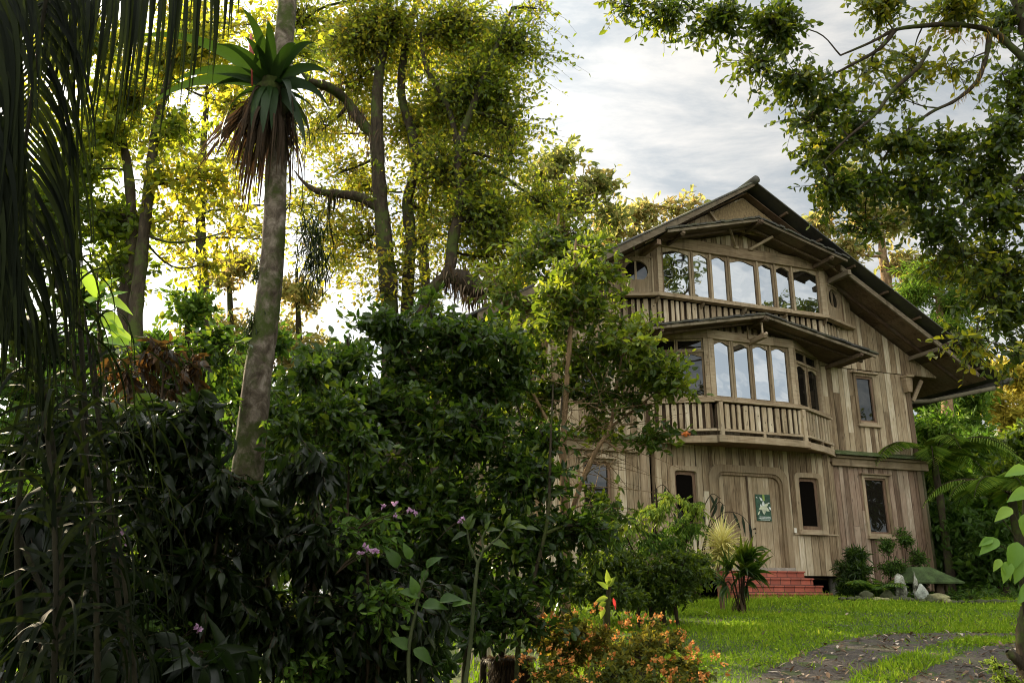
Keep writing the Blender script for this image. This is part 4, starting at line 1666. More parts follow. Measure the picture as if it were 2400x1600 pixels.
def B(px, py, rx, ry, d, dens=1.0, tl=None, rd=None):
    c, R = blob3(px, py, rx, ry, d, rd)
    return (c, R, dens, tl) if tl is not None else (c, R, dens)


def rag(CR, base, pts, d, w_, mat, hang=.25, n=60):
    """ragged moss and epiphytes hanging from a limb"""
    P = smooth_path([at(*p, d) - base for p in pts], 8)
    i = RNG.integers(0, len(P), n)
    q = P[i] + RNG.normal(size=(n, 3)) * w_
    D = RNG.normal(size=(n, 3)) * .5 + np.array([0, 0, -1.0])
    CR.strips(q, D, RNG.uniform(.3, 1, n) * hang, w_ * .35, mat, RNG.random(n), .8, 4)


# ---- T1: the tall back-lit tree with three mossy stems
D1 = 17
st = [(path_at([(915, 1380), (918, 1000), (912, 700), (900, 560), (888, 420), (884, 330), (886, 200), (905, 60), (915, -60)], D1), [.26, .22, .19, .17, .155, .15, .13, .1, .07]),
      (path_at([(950, 1380), (948, 1000), (955, 690), (962, 560), (955, 470), (975, 390), (965, 310), (940, 210), (960, 60), (1000, -40)], D1 + .4), [.2, .16, .135, .13, .12, .12, .11, .1, .08, .05]),
      (path_at([(1010, 1380), (1020, 900), (990, 720), (1050, 640), (1062, 560), (1080, 470), (1075, 350), (1120, 220), (1160, 120), (1200, 20)], D1 - .5), [.16, .15, .14, .13, .12, .10, .09, .07, .05, .03]),
      (path_at([(886, 330, D1), (850, 290, D1), (810, 235, D1), (770, 205, D1 - .5), (730, 190, D1 - 1), (690, 150, D1 - 1), (650, 140, D1 - 1)], D1, False), [.1, .12, .10, .11, .07, .04, .01]),
      (path_at([(884, 490, D1), (850, 465, D1), (800, 455, D1), (750, 450, D1), (715, 430, D1), (690, 400, D1)], D1, False), [.08, .11, .10, .08, .04, .01]),
      (path_at([(1050, 640), (1080, 655), (1110, 675), (1130, 690)], D1 - .5, False), [.12, .22, .2, .10]),
      (path_at([(1075, 350), (1050, 250), (1000, 160), (985, 80)], D1 - .3, False), [.07, .06, .05, .03])]
bl = [B(900, 60, 140, 120, D1, 1.0), B(1060, 70, 160, 130, D1, 1.1), B(1120, 230, 140, 130, D1, 1.3, (0, .6)), B(850, 90, 130, 100, D1, .9, (.1, 1)), B(1050, 400, 170, 120, D1, .9),
      B(810, 400, 80, 60, D1 + .8, .6, (.3, 1)), B(1140, 520, 170, 110, D1, 1.1, (.0, .8)), B(1270, 480, 100, 70, D1 + 1, .9, (.0, .7)), B(1330, 560, 90, 60, D1 + 1, .9, (.0, .7)), B(940, 620, 50, 60, D1, .6, (.3, 1)), B(1200, 110, 80, 120, D1, 1.2, (0, .7)),
      B(860, 560, 100, 90, D1 + 1, .5, (.4, 1)), B(960, 300, 120, 100, D1 + 1.5, .8, (.2, 1)), B(780, 560, 60, 60, D1 + 1, .5, (.4, 1)), B(830, 200, 110, 90, D1 + 1, .7, (.2, 1)), B(1250, 20, 60, 50, D1, .5), B(1180, 380, 70, 60, D1, .8, (0, .7)),
      B(1010, 680, 60, 40, D1 + .5, .5), B(900, 680, 40, 50, D1 - .3, .6, (.5, 1)), B(1050, 250, 120, 130, D1 + .5, .8, (.1, .9)), B(760, 300, 70, 60, D1 + 1, .6, (.3, 1)), B(700, 60, 90, 90, D1 + 1, .9, (.1, .9)), B(780, 500, 70, 50, D1 + 1, .6, (.4, 1)), B(1130, 600, 110, 50, D1 + .5, .8, (.1, .9)), B(1190, 300, 60, 60, D1, .9, (0, .8)), B(1000, 500, 90, 70, D1 + 1, .6, (.3, 1)), B(1220, 640, 70, 50, D1 + 1, .8, (.2, .9))]


def ex(CR, base, bi):
    rag(CR, base, [(884, 330), (810, 235), (740, 190)], D1, .10, 1, .5, 160)
    rag(CR, base, [(888, 480), (800, 455), (750, 450)], D1, .08, 1, .35, 120)
    rag(CR, base, [(1050, 640), (1090, 660), (1125, 685)], D1 - .5, .13, 1, .5, 260)
    rag(CR, base, [(900, 600), (884, 420), (884, 330)], D1, .12, 1, .2, 200)
    rag(CR, base, [(962, 560), (975, 390), (965, 310)], D1 + .4, .10, 1, .2, 140)


make_tree('tall_tree', 'tall backlit yellow-green tree with three dark mossy stems left of the house', 'tree', st, bl, (.125, .54), [L_TALL, L_DEAD], B_DARK,
          clump_r=1.5, nt=20, nl=6, limb_r=.045, droop=.3, extra=ex, up=.25, dens=1.0, lai=1.55, shell=0, spread=1.3)

# ---- a second canopy layer farther off
for lab, d, bx, bls in (('farther backlit tree filling the sky between the palm and the bromeliad trunk', 24, 480, [(460, 60, 160, 90, .9), (330, 180, 140, 110, .9), (540, 200, 120, 110, .9), (400, 330, 140, 90, .8), (560, 370, 90, 80, .7), (250, 330, 110, 110, .9), (500, 480, 120, 70, .6), (600, 560, 80, 60, .45), (700, 480, 70, 70, .5), (400, 560, 100, 60, .6)]),
                        ('farther backlit tree behind the three mossy stems', 25, 1000, [(800, 90, 150, 110, .8), (960, 130, 150, 130, .8), (1130, 120, 130, 140, 1.0), (1060, 300, 160, 110, .8), (830, 260, 110, 80, .7), (850, 440, 110, 90, .7), (740, 320, 70, 90, .6), (1090, 440, 150, 80, .8), (1180, 330, 80, 110, 1.0), (980, 560, 100, 70, .7), (1180, 520, 110, 70, .8), (780, 600, 110, 60, .7)])):
    make_tree('farther_tree', lab, 'tree', [(path_at([(bx, 1390), (bx + 8, 900), (bx - 10, 500), (bx + 10, 150)], d), [.25, .2, .15, .06])],
              [B(a_, b_, c_, e_, d, n_, (.2, 1)) for a_, b_, c_, e_, n_ in bls], (.155, .54), [L_TALL], B_DARK, clump_r=1.7, nt=20, nl=8, limb_r=.045, droop=.2, up=.25, lai=1.35, shell=0, spread=1.3, group='farther backlit trees on the left')

# ---- T2: broad-leaved backlit tree at far left
D2 = 13
st = [(path_at([(322, 1380), (322, 1000), (318, 760), (330, 620), (345, 480), (360, 340), (390, 200), (420, 60)], D2), [.16, .13, .11, .10, .09, .08, .06, .04]),
      (path_at([(300, 1380), (305, 1000), (298, 720), (310, 560), (300, 400), (270, 250), (230, 120)], D2 + .3), [.2, .17, .16, .09, .08, .07, .05])]
bl = [B(470, 110, 140, 110, D2, .7, (.3, 1)), B(300, 230, 130, 110, D2, .8), B(500, 420, 110, 80, D2, .55, (.3, 1)), B(590, 60, 60, 70, D2, .6, (.2, 1)), B(190, 100, 170, 120, D2, .8), B(420, 300, 90, 60, D2, .7, (0, .6)),
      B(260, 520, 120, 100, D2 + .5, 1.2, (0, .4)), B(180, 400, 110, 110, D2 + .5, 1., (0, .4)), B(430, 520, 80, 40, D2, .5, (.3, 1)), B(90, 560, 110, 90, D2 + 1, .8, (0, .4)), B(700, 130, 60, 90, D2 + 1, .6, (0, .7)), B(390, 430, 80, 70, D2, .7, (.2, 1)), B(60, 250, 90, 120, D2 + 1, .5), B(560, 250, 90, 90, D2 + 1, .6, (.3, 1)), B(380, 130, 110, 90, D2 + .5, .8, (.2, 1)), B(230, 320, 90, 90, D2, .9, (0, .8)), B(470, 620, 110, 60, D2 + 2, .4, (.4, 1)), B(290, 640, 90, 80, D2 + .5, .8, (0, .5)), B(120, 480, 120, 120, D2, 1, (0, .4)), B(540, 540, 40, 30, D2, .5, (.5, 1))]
make_tree('broad_leaved_tree', 'broad-leaved backlit tree with slim grey stems at the far left behind the palm', 'tree', st, bl, (.145, .58), [L_TALL], B_DARK,
          clump_r=.85, nt=12, nl=6, limb_r=.025, droop=.35, up=.3, dens=1.0, lai=2.0, shell=0, spread=1.3)

# ---- T3: slender garden tree in front of the house's left half
D3 = 9.0
st = [(path_at([(1326, 1480), (1324, 1350), (1322, 1200), (1320, 1060), (1328, 900), (1338, 760), (1345, 640), (1350, 560)], D3), [.062, .05, .043, .036, .03, .025, .018, .01]),
      (path_at([(1330, 1250), (1352, 1160), (1395, 1060), (1430, 1000), (1445, 900), (1460, 820)], D3, False), [.022, .028, .026, .022, .018, .01]),
      (path_at([(1430, 1000), (1500, 950), (1560, 900)], D3, False), [.016, .012, .008]),
      (path_at([(1324, 1100), (1290, 1000), (1240, 900), (1230, 820)], D3, False), [.022, .018, .014, .008])]
bl = [B(1350, 640, 80, 70, D3, .9, (.2, .9)), B(1400, 720, 110, 70, D3, .85, (.1, .9)), B(1300, 760, 90, 70, D3, .6), B(1480, 800, 90, 60, D3 - .4, 1.1, (.5, 1)), B(1540, 870, 85, 60, D3 - .3, 1.3, (.2, .9)), B(1590, 910, 45, 45, D3 - .3, 1.1, (.4, 1)),
      B(1410, 830, 100, 70, D3, .8, (0, .7)), B(1230, 850, 100, 80, D3, 1.0), B(1370, 840, 90, 70, D3 + .3, .7, (0, .8)), B(1280, 930, 80, 60, D3 + .3, .8, (0, .9)), B(1400, 930, 80, 60, D3 + .3, .5, (0, .9)), B(1330, 700, 90, 70, D3 + .2, .6, (.2, 1)), B(1430, 650, 50, 40, D3, .5, (.3, 1)), B(1290, 700, 60, 50, D3, .8, (.2, 1)), B(1200, 780, 60, 50, D3, .7, (.2, 1)), B(1180, 930, 80, 70, D3 + .3, .8), B(1330, 920, 90, 60, D3 + .3, .6, (0, .7)), B(1470, 940, 90, 40, D3, .6, (0, .6)), B(1430, 1190, 60, 40, D3, .9, (0, .4)), B(1530, 1030, 50, 30, D3 - .2, .8, (0, .6)), B(1260, 980, 70, 60, D3 + .4, .7),
      B(1400, 1010, 60, 40, D3 + .3, .4, (.2, 1)), B(1500, 880, 90, 60, D3 + .2, 1.1, (0, .6)), B(1450, 770, 60, 40, D3, .7, (.3, 1)), B(1380, 580, 40, 40, D3 + .2, .8, (.2, .9))]


def ex3(CR, base, bi):
    # bare criss-crossing twigs under the crown
    n = 90
    A = np.stack([at(RNG.uniform(1300, 1440), RNG.uniform(900, 1150), D3 + RNG.uniform(-.4, .4)) for _ in range(n)]) - base
    Bq = A + RNG.normal(size=(n, 3)) * np.array([.45, .3, .28]) + np.array([.2, 0, .1])
    CR.twigs(A, (A + Bq) / 2 + RNG.normal(size=(n, 3)) * .06, Bq, .005, .002, bi)


make_tree('garden_tree', 'slender garden tree with fresh green leaves in front of the house\'s left half', 'tree', st, bl, (.098, .5), [L_GARD], B_WARM,
          clump_r=.42, nt=15, nl=8, limb_r=.012, droop=-.1, up=.5, r0=.004, dens=.95, extra=ex3, limb_share=.6, lai=1.75, shell=0, spread=1.1)

# ---- airy tree between the tall tree and the roof's left end
D3b = 12.0
st = [(path_at([(1262, 1400), (1262, 1200), (1268, 950), (1280, 760), (1300, 620), (1310, 500)], D3b), [.08, .07, .06, .045, .03, .015]), (path_at([(1268, 900), (1230, 780), (1180, 700), (1150, 640)], D3b, False), [.04, .03, .02, .01])]
bl = [B(1300, 560, 80, 60, D3b, .7, (.0, .7)), B(1370, 590, 70, 60, D3b, .9, (.1, .8)), B(1240, 600, 80, 60, D3b, .7, (.2, 1)), B(1310, 660, 80, 60, D3b, .8, (0, .8)), B(1200, 700, 90, 50, D3b, .6, (.1, .9)), B(1150, 650, 60, 40, D3b, .5, (.3, 1)), B(1280, 760, 90, 60, D3b, .7, (0, .8)), B(1180, 790, 90, 50, D3b, .8, (0, .8))]
make_tree('airy_tree', 'airy olive-green tree rising in front of the left end of the roof', 'tree', st, bl, (.11, .5), [L_GARD], B_WARM, clump_r=.5, nt=14, nl=7, limb_r=.02, droop=.2, up=.4, r0=.005, lai=2.0, shell=0, spread=1.2)

# ---- T4: dense dark bush with many stems, left of the garden tree
D4 = 8.0
st = []
for i, (a, b, c, r) in enumerate(((1050, 1060, 1000, .05), (1085, 1110, 1180, .06), (1130, 1150, 1230, .055), (1160, 1195, 1300, .05), (1010, 980, 880, .05), (1205, 1230, 1290, .04))):
    st.append((path_at([(a, 1560), (b - 12, 1470), (b + 10, 1390), ((b + c) / 2 + RNG.uniform(-30, 30), 1220), (c, 1050), (c + RNG.uniform(-60, 60), 900)], D4 + RNG.uniform(-.4, .4)), [r * .62, r * .5, r * .42, r * .3, r * .15]))
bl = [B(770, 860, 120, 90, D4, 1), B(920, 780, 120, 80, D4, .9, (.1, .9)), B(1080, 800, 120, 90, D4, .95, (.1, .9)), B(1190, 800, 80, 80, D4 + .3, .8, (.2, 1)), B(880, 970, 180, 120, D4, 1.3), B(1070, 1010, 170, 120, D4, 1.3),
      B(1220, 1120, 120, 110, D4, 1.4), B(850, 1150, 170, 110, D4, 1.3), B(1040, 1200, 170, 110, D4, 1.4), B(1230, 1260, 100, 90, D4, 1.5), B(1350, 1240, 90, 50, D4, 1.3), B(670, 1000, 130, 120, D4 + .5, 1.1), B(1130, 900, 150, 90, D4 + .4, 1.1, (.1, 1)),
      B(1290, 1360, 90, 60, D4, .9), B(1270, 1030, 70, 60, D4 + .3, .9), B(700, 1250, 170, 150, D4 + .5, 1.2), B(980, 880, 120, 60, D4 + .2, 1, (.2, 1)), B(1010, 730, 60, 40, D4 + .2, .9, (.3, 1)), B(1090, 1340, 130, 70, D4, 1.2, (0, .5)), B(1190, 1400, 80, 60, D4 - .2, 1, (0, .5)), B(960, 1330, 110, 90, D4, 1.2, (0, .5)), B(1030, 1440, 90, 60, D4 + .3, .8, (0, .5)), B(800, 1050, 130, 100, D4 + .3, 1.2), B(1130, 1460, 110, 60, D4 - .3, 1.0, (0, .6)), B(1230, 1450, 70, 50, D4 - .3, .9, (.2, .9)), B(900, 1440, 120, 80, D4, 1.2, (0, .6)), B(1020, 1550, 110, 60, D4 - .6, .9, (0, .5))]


def ex4(CR, base, bi):
    c = at(1031, 1142, D4 - .7) - base
    V, fs = tube_geo([c + np.array([0, 0, -.035 + .07 * i / 8]) for i in range(9)], [.036 * sin(pi * (i + .3) / 8.6) for i in range(9)], 12, True)
    fs4 = [f for f in fs if len(f) == 4]
    CR.raw(V, fs4, 4, 0, .95)


make_tree('citrus_bush', 'dense dark glossy bush with many leaning stems in the middle of the picture', 'bush', st, bl, (.10, .5), [L_CITR], B_DARK,
          clump_r=.42, nt=14, nl=8, limb_r=.018, droop=.2, up=.35, extra=ex4, dens=1.0, shell=0, spread=1.2)

# ---- T5: big tree whose boughs reach in from the right, over the lawn
D5 = 8.5
st = [(path_at([(2760, 1500), (2740, 1200), (2700, 900), (2640, 600), (2540, 320), (2440, 180), (2370, 110), (2320, 72), (2240, 58), (2150, 62), (2095, 72), (2040, 100), (1970, 130)], D5), [.35, .32, .28, .22, .12, .06, .04, .034, .03, .026, .021, .016, .010]),
      (path_at([(2320, 80), (2312, 130), (2290, 190), (2240, 235), (2180, 265), (2110, 320), (2050, 400)], D5, False), [.03, .028, .024, .020, .017, .013, .008]),
      (path_at([(2180, 110), (2150, 160), (2090, 215), (2050, 270), (1990, 320), (1930, 380)], D5 - .3, False), [.02, .025, .022, .018, .014, .008]),
      (path_at([(2095, 75), (2060, 115), (2000, 150), (1930, 185), (1880, 200)], D5, False), [.028, .022, .016, .012, .007]),
      (path_at([(2640, 600), (2560, 500), (2450, 420), (2350, 430), (2260, 470)], D5 + .5, False), [.12, .09, .06, .04, .02]),
      (path_at([(2440, 180), (2350, -60), (2150, -150), (1900, -120), (1700, -60), (1600, 0)], D5 + .3, False), [.09, .075, .06, .045, .03, .015])]
DK = (.05, .75); LT = (.5, 1)
bl = [B(1570, 35, 90, 45, D5, 1.2, DK), B(1690, 50, 100, 60, D5, 1.5, DK), B(1830, 60, 110, 70, D5, 1.5, DK), B(1770, 150, 70, 40, D5, 1.4, DK), B(1870, 190, 90, 60, D5, 1.3, DK), B(1960, 250, 90, 70, D5, 1.1), B(1930, 350, 80, 70, D5, 1.1), B(1960, 440, 80, 50, D5, 1.4, DK),
      B(2060, 20, 110, 60, D5, 1.0, LT), B(2230, 20, 120, 60, D5, .9, LT), B(2050, 160, 80, 50, D5 + .3, .5, LT), B(2110, 340, 100, 70, D5, .9), B(2050, 430, 90, 50, D5, 1.3, DK), B(2150, 440, 100, 60, D5, 1.2, DK), B(2230, 350, 80, 70, D5, 1.0), B(2350, 330, 80, 90, D5, 1.3, DK),
      B(2180, 530, 110, 55, D5, 1.2, (0, .7)), B(2330, 500, 100, 70, D5, 1.2, (0, .8)), B(2260, 600, 60, 50, D5, .7, LT), B(2370, 640, 60, 80, D5, .8, (.2, 1)), B(2360, 740, 60, 50, D5, 1.1, DK), B(2285, 790, 30, 30, D5 - .5, .8, LT), B(2350, 60, 70, 60, D5 + .5, 1.0, DK), B(2370, 180, 50, 60, D5 + .3, 1.0, DK), B(1480, 15, 50, 25, D5, .7, (.2, .8)),
      B(2140, 150, 60, 50, D5 + .4, .7, LT), B(2230, 160, 60, 60, D5 + .4, .5, LT), B(2030, 540, 50, 30, D5 + .2, .8, DK), B(1890, 280, 50, 40, D5, 1, DK), B(2310, 700, 45, 50, D5, .9), B(2330, 620, 80, 70, D5 + .3, 1.1, DK), B(2380, 820, 50, 40, D5, 1.0), B(2200, 610, 70, 40, D5 + .3, .8), B(2300, 420, 90, 70, D5 + .5, 1.1, DK), B(2370, 700, 60, 80, D5 + .4, 1.2, DK), B(2000, 320, 90, 80, D5 + .4, .9, DK), B(2110, 230, 70, 50, D5 + .4, .6), B(2390, 250, 50, 90, D5 + .6, 1, DK), B(2390, 450, 40, 60, D5, 1, DK)]


def ex5(CR, base, bi):
    rag(CR, base, [(2340, 80), (2290, 85), (2200, 70)], D5, .03, 1, .16, 90)
    rag(CR, base, [(2312, 130), (2290, 190), (2240, 235)], D5, .02, 1, .12, 100)


L_MOSS = leaf_mat('orange_moss', [(0, (.12, .06, .015)), (.5, (.3, .17, .03)), (1, (.5, .30, .06))], [(0, (.3, .15, .02)), (1, (.8, .5, .08))], .4, .9, 0)  # orange-brown moss colour
make_tree('overhanging_tree', 'large tree with dark drooping boughs reaching in over the lawn from the right', 'tree', st, bl, (.090, .56), [L_OVER, L_MOSS], B_DARK,
          clump_r=.5, nt=14, nl=8, limb_r=.010, droop=.35, up=.3, extra=ex5, dens=1.0, ldroop=.2, lai=1.95, shell=0, spread=1.2)

# ---- pale trees far beyond the roof
def far_tree(name, label, d, stem, blobs, mat, leaf, cr, nt=13, nl=6, dens=.8, brk=B_WARM, grp=None, **k):
    st = [(path_at(stem, d), list(np.linspace(.32, .06, len(stem)) * d / 32))]
    return make_tree(name, label, 'tree', st, blobs, leaf, [mat], brk, clump_r=cr, nt=nt, nl=nl, limb_r=.07 * d / 32, droop=.1, up=.4, dens=dens, group=grp, **k)


GRP = 'pale trees far beyond the roof'
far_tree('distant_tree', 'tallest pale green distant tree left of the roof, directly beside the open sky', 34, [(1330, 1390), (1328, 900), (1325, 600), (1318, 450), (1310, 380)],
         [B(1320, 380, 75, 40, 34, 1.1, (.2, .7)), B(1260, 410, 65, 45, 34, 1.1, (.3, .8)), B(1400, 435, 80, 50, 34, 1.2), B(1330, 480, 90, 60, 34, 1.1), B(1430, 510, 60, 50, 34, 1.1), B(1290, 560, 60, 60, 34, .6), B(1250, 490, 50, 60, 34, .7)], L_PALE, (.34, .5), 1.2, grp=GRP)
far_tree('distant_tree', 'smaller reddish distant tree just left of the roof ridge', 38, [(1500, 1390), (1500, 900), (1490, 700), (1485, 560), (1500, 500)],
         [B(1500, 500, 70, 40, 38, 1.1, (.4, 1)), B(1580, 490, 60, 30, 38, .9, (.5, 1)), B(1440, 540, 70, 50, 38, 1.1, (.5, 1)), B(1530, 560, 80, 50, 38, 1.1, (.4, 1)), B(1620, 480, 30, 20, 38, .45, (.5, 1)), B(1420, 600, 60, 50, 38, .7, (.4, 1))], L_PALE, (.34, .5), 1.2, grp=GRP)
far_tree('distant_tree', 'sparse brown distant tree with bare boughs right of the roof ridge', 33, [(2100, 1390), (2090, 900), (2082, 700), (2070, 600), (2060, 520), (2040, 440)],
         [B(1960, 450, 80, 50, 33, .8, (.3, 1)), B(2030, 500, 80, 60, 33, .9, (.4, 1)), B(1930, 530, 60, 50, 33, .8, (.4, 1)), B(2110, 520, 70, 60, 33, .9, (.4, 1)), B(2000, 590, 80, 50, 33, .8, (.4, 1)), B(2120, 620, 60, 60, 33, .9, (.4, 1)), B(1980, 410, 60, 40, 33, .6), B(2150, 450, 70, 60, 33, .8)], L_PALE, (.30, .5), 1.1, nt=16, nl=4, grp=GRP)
far_tree('feathery_tree', 'feathery bright green tree behind the right end of the roof', 27, [(2230, 1390), (2225, 1100), (2215, 850), (2200, 700), (2190, 620)],
         [B(2190, 640, 80, 45, 27, 1.2), B(2140, 690, 60, 40, 27, 1.2), B(2230, 720, 70, 50, 27, 1.3), B(2270, 650, 40, 50, 27, 1.0), B(2200, 780, 80, 40, 27, 1.2), B(2270, 800, 50, 50, 27, 1)], L_BAMB, (.26, .16), .8, nt=22, nl=12, dens=1.2)
far_tree('golden_tree', 'golden sunlit tree at the right edge beyond the roof gutter', 34, [(2360, 1390), (2355, 1150), (2350, 1000), (2345, 900)],
         [B(2350, 870, 60, 35, 34, 1.2), B(2400, 900, 60, 45, 34, 1.2), B(2300, 940, 70, 45, 34, 1.1), B(2380, 980, 70, 50, 34, 1.2), B(2260, 930, 40, 40, 34, .9), B(2430, 830, 50, 60, 34, .8)], L_GOLD, (.28, .4), 1.0, nt=18, nl=8, dens=1.1)
# mid-height green wall of trees behind and right of the house
SG = 'green trees crowding the right side of the house'
for px, top, d, lab, mat, lf in ((2260, 840, 31, 'tall mid-green tree filling the gap under the roof gutter', L_BAMB, (.30, .3)),
                                 (2180, 860, 29, 'leafy tree directly behind the downspout', L_SHRB, (.26, .4)),
                                 (2190, 960, 24, 'olive tree directly right of the downspout behind the house', L_BAMB, (.24, .3)),
                                 (2300, 1010, 25, 'mid-green tree between the olive tree and the right edge', L_SHRB, (.26, .45)),
                                 (2400, 1000, 23, 'deep green tree cut off by the right edge of the view', L_GARD, (.24, .5)),
                                 (2230, 1180, 22, 'dark leafy thicket tree low behind the house corner', L_SHRB, (.20, .5)),
                                 (2340, 1210, 21, 'dark thicket tree low behind the large-leaved plant', L_SHRB, (.20, .5))):
    hh = (1390 - top)
    tl_ = (0, .8) if top < 1100 else (0, .6)
    far_tree('garden_edge_tree', lab, d, [(px, 1395), (px + 4, (1395 + top) / 2), (px - 3, top + 20)],
             [B(px, top + hh * .12, 70, hh * .16, d, 1.0, tl_), B(px - 30, top + hh * .35, 70, hh * .2, d, 1.1, tl_), B(px + 35, top + hh * .4, 70, hh * .2, d, 1.1, tl_), B(px, top + hh * .65, 80, hh * .22, d, 1.1, tl_), B(px - 20, top + hh * .88, 80, hh * .14, d, 1.1, tl_)],
             mat, lf, .8, nt=16, nl=8, dens=1.1, brk=B_DARK, grp=SG)
# low trees closing the view left of the house, with light breaking through
LG = 'low trees closing the garden on the left'
for px, top, d, lab, tl_, dn in ((1190, 590, 26, 'sparse pale tree between the mossy stump bough and the roof eave', (.4, 1), .7),
                                 (1010, 740, 22, 'low dark tree behind the dense bush, right of the stems', (.0, .7), .8),
                                 (820, 760, 24, 'low tree behind the dense bush, left of the stems', (.0, .8), .75),
                                 (620, 740, 22, 'low tree behind the ringed trunk', (.0, .7), .75),
                                 (440, 640, 20, 'low airy tree with fine twigs right of the grey stem', (.3, 1), .8),
                                 (180, 620, 21, 'low dark tree behind the palm fronds', (0, .5), 1.0),
                                 (700, 600, 27, 'hazy bright tree low behind the gap right of the ringed trunk', (.5, 1), .6),
                                 (540, 560, 28, 'hazy bright tree low behind the gap left of the ringed trunk', (.5, 1), .55),
                                 (30, 700, 19, 'low dark tree cut off by the left edge', (0, .5), 1.0)):
    hh = 1395 - top
    far_tree('low_tree', lab, d, [(px, 1395), (px + 6, (1395 + top) / 2), (px - 5, top + 30)],
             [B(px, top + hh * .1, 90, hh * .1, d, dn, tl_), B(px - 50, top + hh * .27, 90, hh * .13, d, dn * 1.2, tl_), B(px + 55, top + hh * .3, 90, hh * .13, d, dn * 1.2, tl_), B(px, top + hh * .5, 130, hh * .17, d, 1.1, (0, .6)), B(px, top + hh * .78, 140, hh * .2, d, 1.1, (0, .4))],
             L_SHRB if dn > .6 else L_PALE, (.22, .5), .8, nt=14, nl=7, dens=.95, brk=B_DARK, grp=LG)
tg = Fol([L_SHRB, B_TWIG])
for k in range(70):
    x = -44 + k * 1.35 + RNG.normal() * .5; y = RNG.uniform(42, 50)
    for j in range(3):
        tg.clump((x, y, float(gz(x, y)) + 1.2 + j * 2.3), (1.6, 1.6, 1.5), 26, 8, (.42, .5), None, 1, 0, .1, (0, .8), up=.5)
tag(tg.build('far_wood'), label='low far-off wood closing the horizon behind the garden', cat='wood', kind='stuff')

# ---- trees standing behind the photographer: they show in the window panes and shade the scene
RG = 'trees on the near side of the garden mirrored in the panes'
def rear_tree(x, y, h, lab, r=1.0, brk=B_DARK, low=.60, hi=1.0):
    z = float(gz(x, y))
    st = [([np.array([x, y, z]), np.array([x + .3, y, z + h * .4]), np.array([x - .2, y + .3, z + h * .75]), np.array([x, y, z + h * .95])], [.3, .24, .16, .06])]
    bl = [(np.array([x + RNG.normal() * r * 1.4, y + RNG.normal() * r * 1.4, z + h * q]), np.array([1.9, 1.9, 1.4]) * r, .6) for q in np.linspace(low, hi, 5)]
    return make_tree('mirrored_tree', lab, 'tree', st, bl, (.26, .5), [L_OVER], brk, clump_r=1.0, nt=12, nl=7, limb_r=.08, droop=.2, up=.4, group=RG, lai=2.2)


rear_tree(18.8, 7.2, 21, 'tallest tree outside the view on the right, mirrored in the upper bay panes', 1.35)
rear_tree(24.5, 10.4, 24, 'high tree outside the view right of the house, mirrored in the right upper panes', 1.2)
rear_tree(17, 5, 7, 'low tree outside the view right of the lawn, mirrored in the lower right panes', 1.5, low=.2, hi=.85)
rear_tree(22, 12, 7.5, 'low tree outside the view beyond the track, mirrored in the lower right panes', 1.6, low=.2, hi=.85)
rear_tree(8, -4, 7, 'low tree outside the view close behind the camera on the right', 1.7, low=.2, hi=.85)
rear_tree(3, -8, 8, 'low tree outside the view straight behind the camera', 1.7, low=.2, hi=.85)
rear_tree(19, -3, 9, 'low tree outside the view far right behind the camera', 1.9, low=.2, hi=.85)
# ================================================================ near plants, left
# ---- ringed trunk with the bromeliad
DT = 6.0
P = path_at([(575, 1500), (575, 1180), (592, 1000), (604, 880), (622, 760), (637, 620), (645, 480), (650, 300), (663, 120), (672, 20), (680, -140)], DT)
base = P[0]
ringed = empty('ringed_trunk_tree', tuple(base), 0, label='leaning pale ringed trunk carrying a large bromeliad, left of centre', cat='tree')
F_ = Fol([B_RING, L_MOSS])
tp = F_.limb([p - base for p in P], [.115, .11, .105, .10, .094, .088, .084, .08, .078, .076, .074], 0, 16, 7, .05)
F_.build('trunk', ringed, True)
cr = Fol([L_TALL, L_NEAR, B_DARK])
for px, py, r in ((600, 760, .07), (612, 640, .05), (730, 540, .12), (740, 620, .1), (600, 770, .06)):
    c = at(px, py, DT) - base
    n = 260
    q = c + RNG.normal(size=(n, 3)) * r * np.array([.6, .6, 1])
    cr.strips(q, RNG.normal(size=(n, 3)) + np.array([0, 0, -.4]), r * 1.2, .012, 1, RNG.random(n), .8, 4)
cr.build('moss_tufts', ringed)

brom = empty('bromeliad', tuple(at(640, 215, DT)), 0, label='large bromeliad with wide green straps and a skirt of dead leaves on the ringed trunk', cat='bromeliad')
bc = at(640, 215, DT)
q = Fol([L_BROM, L_DEAD])
D_ = []
L_ = []
for px, py, L in ((440, 60, .95), (395, 178, .85), (805, 120, .60), (830, 195, .62), (742, 70, .55), (612, 40, .55), (590, 30, .35), (700, 95, .5), (560, 110, .5), (650, 60, .5), (800, 330, .62), (470, 160, .7)):
    t = at(px, py, DT - .3) - bc
    D_.append(unit(t + np.array([0, -.12, .12]))); L_.append(L)
D_ = np.array(D_)
q.strips(np.tile(np.array([0.0, -.05, 0]), (len(D_), 1)) + D_ * .05, D_, np.array(L_) * 1.25, .105, 0, RNG.uniform(0, .6, len(D_)), 1.0, 14, N=np.tile(np.array([0, -1.0, -.15]), (len(D_), 1)), fold=.12, taper=.2)
